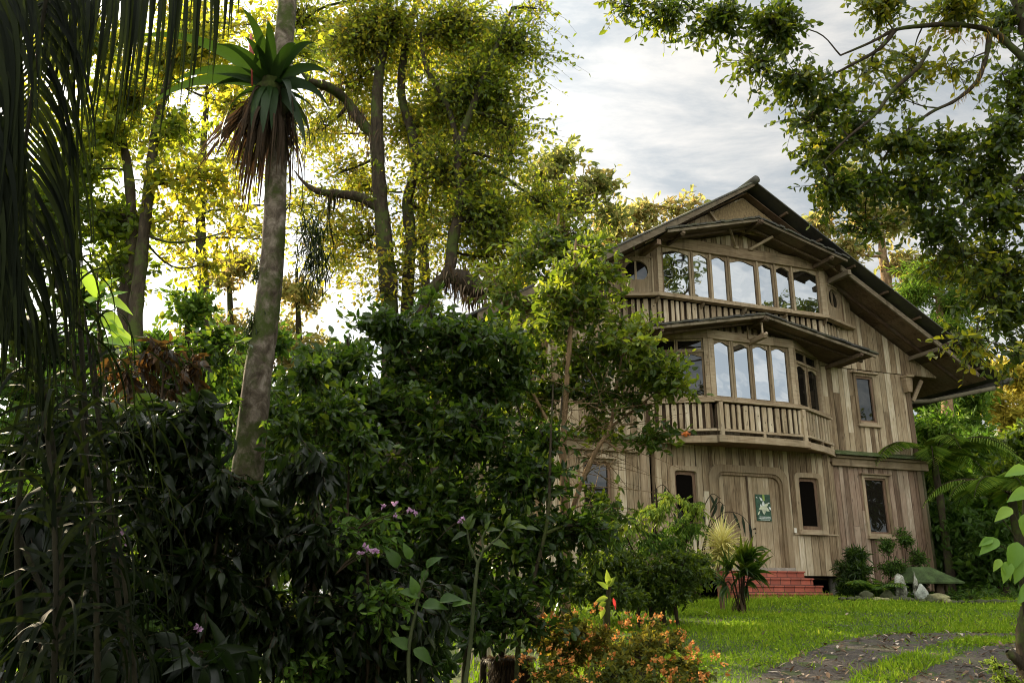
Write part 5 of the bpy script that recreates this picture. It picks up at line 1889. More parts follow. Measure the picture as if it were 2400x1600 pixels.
# fresh straps bent right over
for px, py, L in ((540, 250, .52), (640, 260, .6), (600, 250, .4), (720, 250, .5)):
    t = at(px, py, DT - .4) - bc
    d = unit(t + np.array([0, -.25, .05]))[None]
    q.strips(np.array([[0, -.1, -.02]]) + d * .05, d, L, .088, 0, np.array([.6]), 3.4, 10, fold=.10, taper=.2)
n = 9
an = RNG.uniform(0, 2 * pi, n)
D_ = np.stack([np.cos(an), np.sin(an), RNG.uniform(-.2, .6, n)], 1)
q.strips(D_ * .05, D_, RNG.uniform(.35, .75, n), .085, 0, RNG.random(n) * .3, RNG.uniform(.6, 2.6, n), 10, fold=.12, taper=.3)
n = 210
an = RNG.uniform(0, 2 * pi, n)
D_ = np.stack([np.cos(an), np.sin(an), RNG.uniform(-1.6, .5, n)], 1)
q.strips(np.stack([np.cos(an) * .10, np.sin(an) * .10, RNG.uniform(-.35, .0, n)], 1), D_, RNG.uniform(.35, .85, n), RNG.uniform(.012, .034, n), 1, RNG.random(n) ** 5 * .6, RNG.uniform(2.5, 7, n), 9, fold=.2, taper=.5)
# dead leaves sweeping out to the left
for px, py, L in ((380, 340, .85), (420, 300, .7), (470, 330, .6), (760, 420, .5), (450, 400, .7)):
    t = at(px, py, DT) - bc
    q.strips(np.array([[0, 0, -.08]]) + RNG.normal(size=(9, 3)) * .03, np.tile(unit(t), (9, 1)) + RNG.normal(size=(9, 3)) * .09, L * RNG.uniform(.7, 1.1, 9), .045, 1, RNG.random(9) * .5, RNG.uniform(.5, 1.6, 9), 8, N=np.tile(np.array([0, -1.0, 0]), (9, 1)), fold=.25)
q.build('leaves', brom)
cup = Fol([B_DARK]); cup.limb([np.array([0, 0, -.34]), np.array([0, -.02, -.15]), np.array([0, -.03, .02]), np.array([0, -.02, .10])], [.10, .15, .12, .05], 0, 12, 4, .1); cup.build('base', brom, True)
mb = MB()
c0 = at(590, 160, DT - .2) - bc; c1 = at(588, 78, DT - .2) - bc
mb.tube([c0 + (c0 - c1) * .5, c0, c0 + (c1 - c0) * .35, c0 + (c1 - c0) * .7, c1], [.006, .008, .022, .018, .004], 8)
mb.build('flower_spike', simple('red_bract', (.28, .045, .03), .5), brom, smooth=True)

# ---- palm at far left
palm = empty('palm', (-3.6, 3.3, -.05), 0, label='dark palm with long hanging fronds filling the left edge', cat='palm')
pb = np.array([-3.6, 3.3, -.05])
mb = Fol([B_DARK])
mb.limb([np.array([0, 0, 0]), np.array([.1, 0, 1.4]), np.array([.05, 0, 3.0]), np.array([.2, 0, 4.6])], [.2, .16, .14, .12], 0, 12, 6, .1)
mb.build('trunk', palm, True)


B_STALK = bark('palm_stalk', [(.3, (.008, .007, .004)), (.7, (.03, .026, .014))], bumpd=.003)


def frond(pts, leaf_l, wd=.035, n=64, droop=1.6, r=.011, side=(1, 1), tint=(0, 1), spread=1.0, jit=.07):
    """pts: (px, py, d); long leaflets set densely along both sides of the stalk"""
    f = Fol([L_PALM, B_STALK])
    P = smooth_path([at(*p) - pb for p in pts], 8)
    m = len(P)
    f.limb([at(*p) - pb for p in pts], [r, r * .8, r * .6, r * .35], 1, 6, 8, 0)
    T, N_, B_ = frames_along(P)
    for s_, on in ((1, side[0]), (-1, side[1])):
        if not on: continue
        t = np.linspace(.12, .99, n)
        i = t * (m - 1); i0 = np.minimum(i.astype(int), m - 2); fr = (i - i0)[:, None]
        q = P[i0] * (1 - fr) + P[i0 + 1] * fr
        tt = T[i0]
        sd = unit(np.cross(tt, np.array([0, -1.0, .15])))
        D = unit(sd * s_ * spread + tt * .75 + np.array([0, 0, -.25]) + RNG.normal(size=(n, 3)) * jit + np.array([0, -.05, 0]))
        L = leaf_l * (np.sin(np.clip(t, .02, .98) * pi) ** .45) * RNG.uniform(.85, 1.1, n)
        f.strips(q, D, L, wd, 0, RNG.uniform(*tint, n), droop * RNG.uniform(.7, 1.3, n), 9, N=np.tile(np.array([0, -1.0, .4]), (n, 1)), taper=.6, fold=.12)
    return f.build('frond', palm)


# stalk comes down the left edge, leaflets fall to the right
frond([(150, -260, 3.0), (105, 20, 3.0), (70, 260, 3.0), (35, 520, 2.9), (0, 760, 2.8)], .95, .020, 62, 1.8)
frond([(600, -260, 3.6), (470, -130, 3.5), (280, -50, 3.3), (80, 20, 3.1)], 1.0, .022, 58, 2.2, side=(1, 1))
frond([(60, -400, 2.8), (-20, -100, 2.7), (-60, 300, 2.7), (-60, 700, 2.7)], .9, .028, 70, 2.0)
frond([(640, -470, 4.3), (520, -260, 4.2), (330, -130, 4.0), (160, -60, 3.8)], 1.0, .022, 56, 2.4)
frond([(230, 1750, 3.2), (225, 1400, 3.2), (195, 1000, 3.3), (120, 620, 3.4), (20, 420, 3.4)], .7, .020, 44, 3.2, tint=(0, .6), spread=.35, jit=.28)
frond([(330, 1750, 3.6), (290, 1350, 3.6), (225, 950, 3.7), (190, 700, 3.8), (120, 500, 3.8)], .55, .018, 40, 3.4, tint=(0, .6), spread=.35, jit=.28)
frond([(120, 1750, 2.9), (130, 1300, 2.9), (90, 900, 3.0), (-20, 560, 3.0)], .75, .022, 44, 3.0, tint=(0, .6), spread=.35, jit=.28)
# bare leaning stalks
mb = Fol([bark('dark_stalk', [(.3, (.008, .007, .004)), (.7, (.03, .026, .014))], moss=.3)])
for a, b, c, d in (((230, 1650), (215, 1200), (150, 900), 3.5), ((60, 1650), (40, 1250), (70, 950), 3.3), ((300, 1600), (250, 1150), (215, 780), 3.7), ((150, 1650), (130, 1100), (60, 700), 3.2), ((210, 1300), (190, 800), (150, 560), 3.5), ((20, 1200), (120, 1420), (200, 1500), 3.6)):
    mb.limb([at(*a, d) - pb, at(*b, d) - pb, at(*c, d) - pb], [.013, .011, .006], 0, 8, 8, .05)
mb.build('dead_stalks', palm, True)

# ---- shaded shrubs with long drooping leaves
NG = 'shaded long-leaved shrubs in the left foreground'


def mixed(label, d, blobs, mat, leaf, cr, dens, tl=(0, 1)):
    return droopy('mixed_shrub', label, d, blobs, mat, leaf, cr, 11, 8, dens, 'small-leaved shrubs mixed into the left foreground', False, .3, tl, ldroop=.2)


def droopy(name, label, d, blobs, mat, leaf=(.20, .30), cr=.3, nt=7, nl=6, dens=1.0, group=NG, fine=True, droop=.9, tl=(0, 1), stem_px=None, extra=None, ldroop=.55, r=.014):
    bx = np.mean([b[0] for b in blobs]); 
    stems = []
    for b in blobs[:5]:
        c = at(b[0], b[1], d)
        s0 = at(bx + (b[0] - bx) * .5, 1500, d)
        s0 = np.array([s0[0], s0[1], float(gz(s0[0], s0[1])) - .05])
        stems.append(([s0, (s0 + c) / 2 + RNG.normal(size=3) * .06, c], [r, r * .8, r * .5]))
    root0 = stems[0][0][0]
    bl = [B(b[0], b[1], b[2], b[3], d + (b[4] if len(b) > 4 else 0), b[5] if len(b) > 5 else 1.0, b[6] if len(b) > 6 else tl) for b in blobs]
    return make_tree(name, label, 'shrub', stems, bl, leaf, [mat], B_TWIG, clump_r=cr, nt=nt, nl=nl, limb_r=.01, droop=droop, up=.45, dens=dens, group=group, fine=fine, crown='leaves', trunk='stems', extra=extra, ldroop=ldroop, r0=.004)


droopy('bronze_shrub', 'bronze-leaved shrub right of the palm', 5.2, [(390, 830, 110, 55), (300, 850, 70, 60), (470, 850, 80, 40), (350, 900, 120, 60)], L_REDD, (.10, .36), .2, 8, 6, .2)  # bronze is the leaves' own colour
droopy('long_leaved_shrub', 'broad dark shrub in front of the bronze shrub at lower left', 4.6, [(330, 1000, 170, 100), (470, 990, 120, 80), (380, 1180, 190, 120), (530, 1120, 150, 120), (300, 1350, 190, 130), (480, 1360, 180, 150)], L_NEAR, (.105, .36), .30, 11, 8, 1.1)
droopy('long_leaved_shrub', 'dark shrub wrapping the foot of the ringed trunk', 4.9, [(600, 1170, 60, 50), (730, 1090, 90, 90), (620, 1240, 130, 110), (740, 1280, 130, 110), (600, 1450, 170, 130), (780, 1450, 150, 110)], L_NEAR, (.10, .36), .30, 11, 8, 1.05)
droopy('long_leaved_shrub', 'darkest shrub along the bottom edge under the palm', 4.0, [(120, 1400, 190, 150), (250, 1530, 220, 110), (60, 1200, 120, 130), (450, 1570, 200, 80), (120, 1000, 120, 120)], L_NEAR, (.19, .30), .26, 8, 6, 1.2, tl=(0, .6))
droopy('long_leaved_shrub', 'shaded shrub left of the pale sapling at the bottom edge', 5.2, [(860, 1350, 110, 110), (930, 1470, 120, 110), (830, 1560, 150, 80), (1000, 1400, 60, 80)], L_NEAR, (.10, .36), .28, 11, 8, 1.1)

mixed('loose mid-green shrub rising between the bronze shrub and the ringed trunk', 5.6, [(480, 810, 90, 60), (410, 900, 90, 60), (350, 840, 90, 60), (470, 960, 80, 50)], L_CITR, (.08, .5), .3, .7, (0, .95))
mixed('loose shrub with lit tips right of the ringed trunk', 5.8, [(740, 880, 70, 60), (780, 960, 80, 70), (700, 1010, 60, 60), (820, 1050, 90, 80)], L_CITR, (.075, .5), .3, .9, (0, 1))
mixed('small-leaved creeper thicket low at the left edge', 4.4, [(100, 1150, 110, 120), (200, 1300, 120, 110), (60, 1420, 110, 110), (330, 1480, 140, 90)], L_SHRB, (.06, .5), .26, .8, (0, .9))
mixed('small-leaved thicket along the bottom left of centre', 4.9, [(520, 1500, 130, 80), (700, 1540, 130, 60), (860, 1250, 80, 70), (900, 1420, 80, 70)], L_SHRB, (.06, .5), .26, .8, (0, .9))

# flowering vine sprays
PINK = leaf_mat('pink_petal', [(0, (.38, .19, .34)), (1, (.62, .42, .60))], [(0, (.6, .3, .5)), (1, (.8, .6, .8))], .35, .6, .1)
VG = 'pink flower sprays in the dark shrubs'
for lab, d, pts in (('upper pink flower spray above the leafy sapling', 4.6, [(898, 1188), (925, 1178), (928, 1205), (960, 1195), (975, 1200)]),
                    ('pink and white flower cluster left of the pale sapling', 4.5, [(846, 1295), (862, 1285), (872, 1290), (880, 1292), (853, 1280)]),
                    ('pink flower spray low beside the palm stalks', 4.2, [(288, 1245), (300, 1262), (278, 1258), (302, 1275), (286, 1300)]),
                    ('single pink flower near the bottom edge', 4.3, [(463, 1468), (466, 1475)]),
                    ('pale pink flower on the bare forked sapling', 5.0, [(1085, 1215), (1080, 1222)]),
                    ('pair of small pink flowers beside the ringed trunk foot', 4.6, [(548, 1196), (524, 1206)])):
    b0 = at(pts[0][0], pts[0][1], d)
    f = Fol([PINK, B_TWIG])
    for px, py in pts:
        c = at(px, py, d) - b0
        m = 6
        D = RNG.normal(size=(m, 3)) + np.array([0, -.8, .1])
        f.leaves(np.tile(c, (m, 1)), D, .022, .020, 0, RNG.random(m), .3, .2, .3)
    A = np.tile(at(pts[0][0] - 60, pts[0][1] + 50, d) - b0, (len(pts), 1)); Bq = np.array([at(px, py, d) - b0 for px, py in pts])
    f.twigs(A, (A + Bq) / 2 + np.array([0, 0, .03]), Bq, .003, .002, 1)
    o = f.build('flower_spray'); o.location = tuple(b0)
    tag(o, label=lab, cat='flowers', group=VG)

# ---- large light leaves high at left, above the bronze shrub
DL = 6.4
root = empty('light_leaved_plant', tuple(g0(240, 900, DL)), 0, label='plant with a few large light green leaves right of the palm stalks', cat='plant')
rb = np.array(root.location)
f = Fol([L_LITE]); s_ = Fol([B_TWIG])
s_.limb([np.zeros(3), at(238, 1000, DL) - rb, at(232, 800, DL) - rb, at(228, 640, DL) - rb], [.02, .016, .012, .006], 0, 7, 6, .05)
s_.build('stem', root, True)
for px, py, tx, ty, L, wd in ((228, 700, 205, 625, .30, .13), (228, 700, 252, 625, .26, .10), (235, 700, 320, 700, .34, .10), (232, 700, 190, 700, .2, .08), (235, 740, 290, 790, .3, .1), (240, 730, 300, 755, .3, .09), (230, 760, 350, 780, .35, .1), (240, 800, 380, 780, .3, .14), (235, 720, 270, 660, .3, .12), (230, 780, 190, 760, .24, .1)):
    a = at(px, py, DL) - rb; b = at(tx, ty, DL - .2) - rb
    f.leaves(a[None], (b - a)[None], L, wd, 0, np.array([RNG.uniform(.2, .9)]), .4, .2, .5, N=np.array([[.2, -.8, .6]]), fine=True)
f.build('leaves', root)

# ---- saplings with bare pale stems in the middle foreground
STEM = bark('pale_green_stem', [(.3, (.03, .04, .015)), (.7, (.09, .10, .045))], bumpd=.004)


def sapling(label, d, stems, lv, leafL=.16, mat=None, wd=.5):
    root = empty('sapling', tuple(path_at([stems[0][0][0]], d)[0]), 0, label=label, cat='sapling')
    rb = np.array(root.location)
    s_ = Fol([STEM])
    for pts, r in stems:
        s_.limb([at(*p, d) - rb for p in pts], r, 0, 8, 7, .08)
    s_.build('stem', root, True)
    f = Fol([mat or L_LITE])
    for px, py, an, L in lv:
        a = at(px, py, d) - rb
        an = radians(an)
        D = np.array([[cos(an), -.35, sin(an)]])
        L *= .6
        f.leaves(a[None], D, L, L * wd, 0, np.array([RNG.uniform(.0, .5)]), .45, .25, .5, N=np.array([[RNG.normal() * .3, -.7, .7]]), fine=True)
    f.build('leaves', root)


sapling('forked pale-stemmed sapling with ragged green leaves in front of the dark bush', 5.0,
        [([(1085, 1640), (1100, 1530), (1108, 1440), (1115, 1360), (1120, 1320)], [.014, .012, .011, .01, .009]), ([(1120, 1320), (1105, 1290), (1098, 1265), (1095, 1240)], [.008, .007, .006, .004]),
         ([(1120, 1320), (1132, 1290), (1130, 1262), (1140, 1240)], [.009, .007, .006, .004]), ([(1132, 1290), (1165, 1262), (1185, 1235)], [.007, .006, .004])],
        [(1095, 1240, 120, .13), (1095, 1235, 80, .14), (1098, 1240, 60, .12), (1140, 1245, 20, .13), (1185, 1235, 70, .13), (1185, 1235, 40, .14), (1190, 1240, 5, .15), (1150, 1270, -5, .18), (1140, 1242, 80, .1), (1200, 1235, 10, .15), (1095, 1250, 190, .16), (1120, 1180, 85, .1), (1178, 1205, 80, .1), (1230, 1240, 15, .14)], mat=L_GARD)
sapling('slim sapling with broad moth-eaten pale leaves left of the forked sapling', 4.8,
        [([(960, 1640), (958, 1520), (975, 1430), (985, 1380), (1000, 1340), (1010, 1310)], [.012, .010, .008, .007, .006, .004])],
        [(1000, 1330, 50, .16), (1002, 1335, 240, .12), (975, 1395, 100, .17), (985, 1400, 150, .20), (990, 1420, 10, .22), (960, 1520, 140, .2), (970, 1520, -30, .2), (930, 1330, 110, .22), (960, 1310, 100, .15), (1060, 1420, 30, .16), (1030, 1410, 20, .2)], mat=L_SHRB, wd=.62)

# ---- reddish fern stump low in the middle
DS = 6.2
c = ground_hit(1195, 1640)
root = empty('fern_stump', (c[0], c[1], float(gz(c[0], c[1]))), 0, label='dark shaggy stump with a reddish top beside the orange flower bed', cat='stump')
top = at(1185, 1540, c[1])
h = top[2] - root.location[2]
f = Fol([bark('fibrous_black', [(.3, (.008, .005, .004)), (.7, (.03, .018, .012))])])
f.limb([np.array([0, 0, -.1]), np.array([0, 0, h * .6]), np.array([0, 0, h])], [.21, .19, .17], 0, 14, 4, .15)
f.build('trunk', root, True)
f = Fol([L_DEAD, L_REDD])
n = 1500
an = RNG.uniform(0, 2 * pi, n); rr = .2 * np.sqrt(RNG.random(n)) + .02
q = np.stack([np.cos(an) * rr, np.sin(an) * rr, np.full(n, h)], 1)
f.strips(q, np.stack([np.cos(an) * .8, np.sin(an) * .8, RNG.uniform(.0, 1.4, n)], 1) + RNG.normal(size=(n, 3)) * .3, RNG.uniform(.04, .12, n), .006, 1, RNG.random(n), 2.0, 4)
n = 1200
an = RNG.uniform(0, 2 * pi, n)
q = np.stack([np.cos(an) * .19, np.sin(an) * .19, RNG.uniform(0, h, n)], 1)
f.strips(q, np.stack([np.cos(an), np.sin(an), RNG.uniform(-1.5, 0, n)], 1), RNG.uniform(.04, .13, n), .007, 0, RNG.random(n) * .4, 2.0, 4)
f.build('fibres', root)
# pale slanting stakes seen through the bush
for i, (a, b, r) in enumerate((((1075, 1590), (1083, 1500), .03), ((1100, 1600), (1108, 1520), .012), ((1140, 1560), (1150, 1480), .035), ((1178, 1545), (1190, 1470), .03))):
    d = 10
    p0 = at(*a, d); p1 = at(*b, d)
    f = Fol([simple('pale_stake_wood', (.42, .37, .28), .9)])
    f.limb([np.array([0, 0, min(float(gz(p0[0], p0[1])) - p0[2], 0)]) , np.zeros(3), p1 - p0], [r, r, r * .8], 0, 8, 3, .1)
    o = f.build('fence_stake', None, True); o.location = tuple(p0)
    tag(o, label=['wide pale stake seen through the bush stems, leftmost', 'thin pale stake next to the leftmost wide stake', 'pale stake in the gap right of the bush stems', 'rightmost pale stake behind the shaggy stump'][i], cat='stake', group='pale stakes behind the bush')
# ================================================================ garden plants and stones near the house
# ---- orange-flowered bed
ORF = leaf_mat('orange_flower', [(0, (.38, .10, .025)), (.5, (.60, .23, .06)), (1, (.75, .42, .14))], [(0, (.8, .25, .04)), (1, (1, .6, .2))], .35, .6, .1)
L_LANT = leaf_mat('small_olive_leaf', [(0, (.02, .035, .006)), (.5, (.07, .09, .012)), (1, (.22, .19, .025))], [(0, (.15, .2, .02)), (1, (.6, .45, .04))], .4, .6, .2)
DF = 7.9
blb = [B(1400, 1500, 130, 75, DF, 1, (.3, 1)), B(1290, 1500, 50, 50, DF + .2, .8, (.3, 1)), B(1530, 1500, 80, 50, DF + .2, .8, (.2, .9)), B(1500, 1540, 130, 70, DF - .4, 1, (.1, .9)), B(1330, 1530, 80, 60, DF, 1, (.2, 1)), B(1600, 1570, 90, 50, DF - .2, 1, (0, .7)), B(1440, 1610, 200, 60, DF - 1.2, 1, (0, .6)), B(1280, 1590, 70, 60, DF - .7, 1, (.1, .8)), B(1600, 1640, 120, 60, DF - .9, 1, (0, .6))]
root0 = ground_hit(1450, 1600)
stl = []
for b in blb:
    g_ = np.array([b[0][0], b[0][1], float(gz(b[0][0], b[0][1])) - .05])
    stl.append(([g_, (g_ + b[0]) / 2 + RNG.normal(size=3) * .05, b[0]], [.014, .011, .006]))


def exf(CR, base, bi):
    for b in blb:
        n = int(20)
        u = unit(RNG.normal(size=(n, 3)) * np.array([1, 1, .8]) + np.array([0, -.35, .75]))
        c = b[0] - base + u * b[1] * 1.02
        for k in range(9):
            D = RNG.normal(size=(n, 3)) * .6 + u + np.array([0, 0, .3])
            CR.leaves(c + RNG.normal(size=(n, 3)) * .013, D, .024, .021, 1, RNG.random(n), .1, .1, .5)


make_tree('flowering_shrub', 'low shrub covered in orange flowers at the bottom centre', 'shrub', stl, blb, (.05, .5), [L_LANT, ORF], B_TWIG, clump_r=.15, nt=12, nl=9, limb_r=.007, droop=.0, up=.7, dens=.85, crown='foliage', trunk='stems', extra=exf, r0=.003, lai=2.0, shell=0)

# ---- red-tipped young plant in the flower bed
root = empty('red_tipped_plant', tuple(g0(1425, 1400, 8.6)), 0, label='young plant with a lime shoot and a red leaf above the orange flowers', cat='plant')
rb = np.array(root.location)
f = Fol([B_DARK]); f.limb([np.zeros(3), at(1422, 1450, 8.6) - rb, at(1428, 1370, 8.6) - rb], [.04, .035, .02], 0, 8, 5, .2); f.build('stem', root, True)
f = Fol([L_LIME])
for px, py, an, L in ((1425, 1370, 90, .14), (1425, 1380, 140, .13), (1425, 1400, 190, .14), (1420, 1410, 215, .1), (1425, 1375, 60, .12), (1415, 1420, 250, .12)):
    a = at(px, py, 8.5) - rb; an = radians(an)
    f.leaves(a[None], np.array([[cos(an), -.3, sin(an)]]), L, .06, 0, None, .3, .2, N=np.array([[0, -.8, .6]]), fine=True)
f.build('leaves', root)
f = Fol([leaf_mat('red_leaf', [(0, (.6, .03, .03)), (1, (.75, .06, .05))], [(0, (.8, .05, .04)), (1, (.9, .1, .08))], .3)])
a = at(1437, 1400, 8.4) - rb
f.leaves(a[None], np.array([[.25, -.2, -1.0]]), .11, .03, 0, np.array([.5]), .1, .2, N=np.array([[0, -1, .1]]), fine=True)
f.build('red_leaf', root)

L_LIMD = leaf_mat('feathery_lime_leaf', [(0, (.03, .07, .01)), (.5, (.09, .16, .02)), (.8, (.22, .31, .04)), (1, (.38, .45, .06))], GRN, .4, .55, .2)
# ---- lime feathery shrub before the door
DY = 13.5
st = [(path_at([(1550, 1470), (1548, 1400), (1535, 1300), (1540, 1200), (1535, 1130)], DY), [.04, .035, .025, .018, .008]), (path_at([(1550, 1400), (1590, 1330), (1620, 1230), (1640, 1180)], DY, False), [.02, .018, .012, .006]), (path_at([(1545, 1380), (1490, 1300), (1460, 1240)], DY, False), [.02, .014, .008])]
bl = [B(1570, 1165, 28, 28, DY, 1.2, (.6, 1)), B(1630, 1185, 38, 22, DY, 1.1, (.6, 1)), B(1530, 1200, 45, 28, DY, 1.2, (.5, 1)), B(1490, 1230, 40, 22, DY, 1.1, (.5, 1)), B(1590, 1230, 60, 40, DY, 1.1, (.2, .8)), B(1540, 1280, 90, 50, DY, 1.1, (.0, .6)), B(1450, 1270, 50, 30, DY, 1, (.2, .8)), B(1430, 1240, 40, 22, DY, .9, (.5, 1))]
make_tree('lime_shrub', 'feathery shrub with lime tips in front of the door\'s left window', 'shrub', st, bl, (.10, .26), [L_LIMD], B_TWIG, clump_r=.3, nt=18, nl=10, limb_r=.01, droop=.9, up=.4, dens=1., crown='foliage', trunk='stems', r0=.003, lai=1.5, shell=0)
bl = [B(1480, 1330, 90, 60, DY - .6, 1.2), B(1600, 1340, 80, 60, DY - .4, 1.2), B(1400, 1330, 60, 60, DY - 1, 1.1), B(1540, 1390, 90, 50, DY - .5, 1.2), B(1450, 1400, 80, 45, DY - 1.2, 1.2), B(1640, 1320, 40, 40, DY + .2, 1.1), B(1360, 1390, 50, 40, DY - 1, 1)]
st = [(path_at([(1500 + i * 30, 1460), (1490 + i * 30, 1380), (1480 + i * 40, 1320)], DY - .6), [.03, .022, .01]) for i in range(4)]
make_tree('leafy_shrub', 'dark green leafy shrub below the lime-tipped shrub', 'shrub', st, bl, (.085, .4), [L_GARD], B_TWIG, clump_r=.26, nt=14, nl=9, limb_r=.012, droop=.3, up=.5, dens=1.2, crown='foliage', trunk='stems', r0=.003, tl=(0, .75))
# arching grass-like canes with dark drooping leaves by the wall
root = empty('arching_cane_plant', tuple(g0(1640, 1400, 15.5)), 0, label='arching dark canes with hanging leaves in front of the door', cat='plant')
rb = np.array(root.location)
f = Fol([B_TWIG, L_NEAR])
for pts, tip in ((((1640, 1400), (1650, 1270), (1690, 1205), (1730, 1203), (1755, 1225)), (1758, 1232)), (((1630, 1400), (1640, 1230), (1665, 1160), (1690, 1168)), (1694, 1210)), (((1610, 1400), (1600, 1230), (1560, 1140), (1530, 1150)), (1527, 1180)), (((1640, 1400), (1655, 1260), (1680, 1180), (1700, 1185)), (1715, 1200)), (((1630, 1400), (1615, 1250), (1590, 1190), (1575, 1210)), (1570, 1240))):
    P = f.limb([at(*p, 15.5) - rb for p in pts], [.016, .012, .008, .005], 0, 6, 6, 0)
    for j in range(4, len(P), 4):
        f.leaves(P[j][None], np.array([[RNG.normal() * .3, -.2, -1.0]]), RNG.uniform(.22, .42), .055, 1, None, .1, .2, N=np.array([[.2, -1, .1]]), fine=True)
f.build('canes', root)

# ---- cream spiky plant
DC = 15.2
root = empty('spiky_cream_plant', tuple(g0(1690, 1400, DC)), 0, label='cream-yellow spiky rosette on two thin stems in front of the door', cat='plant')
rb = np.array(root.location)
f = Fol([B_WARM])
f.limb([np.zeros(3), at(1683, 1340, DC) - rb, at(1692, 1290, DC) - rb, at(1692, 1255, DC) - rb], [.025, .022, .02, .02], 0, 8, 5, .1)
f.limb([np.array([.03, 0, 0]), at(1696, 1360, DC) - rb, at(1694, 1310, DC) - rb], [.02, .018, .015], 0, 8, 5, .1)
f.build('stem', root, True)
f = Fol([L_CREAM])
for k in range(13):
    c = at(1692, 1305 - k * 3, DC) - rb
    n = 26
    an = RNG.uniform(0, 2 * pi, n)
    el = RNG.uniform(-.6, .5, n) + k * .09
    D = np.stack([np.cos(an) * np.cos(el), np.sin(an) * np.cos(el), np.sin(el)], 1)
    f.strips(np.tile(c, (n, 1)), D, RNG.uniform(.36, .58, n) * (.85 + .015 * k), .036, 0, np.clip(RNG.random(n) * .6 + k * .04, 0, 1), RNG.uniform(.2, .8, n), 6, fold=.2)
f.build('leaves', root)


# ---- fan-leaved dark palm by the steps
def ray_fan(f, c, axis, up, L, n=22, wd=.07, spread=2.6, mat=0, droop=.5):
    axis = unit(np.asarray(axis, float)); up = np.asarray(up, float); up = unit(up - axis * (axis @ up)); s = np.cross(axis, up)
    t = np.linspace(-spread / 2, spread / 2, n) + RNG.normal(size=n) * .07
    D = np.cos(t)[:, None] * axis + np.sin(t)[:, None] * s
    f.strips(np.tile(c, (n, 1)), D, L * (1 - .18 * np.abs(t)) * RNG.uniform(.7, 1.1, n), wd * RNG.uniform(.6, 1.2, n), mat, RNG.random(n), droop * RNG.uniform(.3, 2.2, n), 6, N=np.tile(up, (n, 1)), fold=.25)


DPm = 14.6
root = empty('fan_palm', tuple(g0(1735, 1400, DPm)), 0, label='small dark fan-leaved palm at the left of the brick steps', cat='palm')
rb = np.array(root.location)
f = Fol([L_CITR, L_DEAD, B_TWIG])
top = at(1735, 1385, DPm) - rb
for (px, py), L, sp in (((1740, 1295), .58, 1.4), ((1775, 1330), .6, 2.3), ((1700, 1320), .55, 2.1), ((1755, 1365), .5, 2.2), ((1690, 1365), .5, 2.3), ((1760, 1280), .5, 1.5), ((1730, 1340), .6, 2.3), ((1750, 1330), .6, 2.0)):
    c = at(px, py, DPm - .25) - rb
    m = top * .5 + (c - top) * .3
    f.limb([np.array([0, 0, .05]), (top + c) / 2 + np.array([0, 0, .05]), c * .85 + top * .15], [.014, .012, .009], 2, 6, 5, 0)
    ray_fan(f, c * .75 + top * .25, (c - top) + np.array([0, -.15, .05]), (0, -1, .6), L, 13, .085, sp, 0, .8)
ray_fan(f, at(1775, 1285, DPm) - rb, np.array([1.0, -.1, .35]), (0, -1, .3), .42, 3, .05, .14, 0, 1.2)
n = 50
an = RNG.uniform(0, 2 * pi, n)
f.strips(np.stack([np.cos(an) * .04, np.sin(an) * .04, RNG.uniform(.1, .45, n)], 1), np.stack([np.cos(an), np.sin(an), RNG.uniform(-1, 0, n)], 1), RNG.uniform(.2, .5, n), .03, 1, RNG.random(n), 4, 6, fold=.3)
f.build('leaves', root)

# ---- conifer-like shrub and thin shrub right of the crawl space
DQ = 18.2
st = [(path_at([(2010, 1395), (2010, 1340), (2008, 1290)], DQ), [.04, .03, .01])]
bl = [B(2008, 1300, 22, 25, DQ, 1.4), B(2005, 1340, 45, 32, DQ, 1.5), B(2025, 1385, 55, 28, DQ, 1.5), B(1990, 1375, 35, 30, DQ, 1.4)]
make_tree('dark_shrub', 'dark upright shrub right of the crawl space opening', 'shrub', st, bl, (.16, .16), [L_CITR], B_TWIG, clump_r=.26, nt=20, nl=10, limb_r=.012, droop=.1, up=.4, dens=1.6, crown='foliage', trunk='stems', tl=(0, .8))
root = empty('garden_fern', tuple(g0(2050, 1395, 17.8)), 0, label='small arching fern between the dark upright shrub and the speckled stone', cat='fern')
rb = np.array(root.location)
f = Fol([L_SHRB, B_TWIG])


def fern_frond(f, c, d, L, up=(0, 0, 1), n=26, pin=.3, dr=1.6, mat=0, tw=1, wd=.03, r=.006, tl=(0, 1)):
    """a feather-shaped frond: curved midrib with a row of leaflets on both sides"""
    d = unit(np.asarray(d, float)); P = [np.asarray(c, float)]
    K = 12
    for i in range(K):
        P.append(P[-1] + d * L / K)
        d = unit(d + np.array([0, 0, -1]) * dr / K * (i / K + .4))
    f.limb(P, [r, r * .7, r * .3], tw, 5, 2, 0)
    P = smooth_path(P, 3)
    T, _, _ = frames_along(P)
    t = np.linspace(.12, .98, n); i = np.minimum((t * (len(P) - 1)).astype(int), len(P) - 1)
    for s in (-1, 1):
        sd = unit(np.cross(T[i], np.array([0, 0, 1.0]))) * s
        D = sd + T[i] * .45 + np.array([0, 0, -.15])
        f.leaves(P[i], D, L * pin * np.sin(np.clip(t * 1.05, 0, 1) * pi * .93 + .15).clip(.1) * RNG.uniform(.9, 1.1, n), wd * L, mat, np.clip(RNG.uniform(*tl, n), 0, 1), .25, .1, .85)


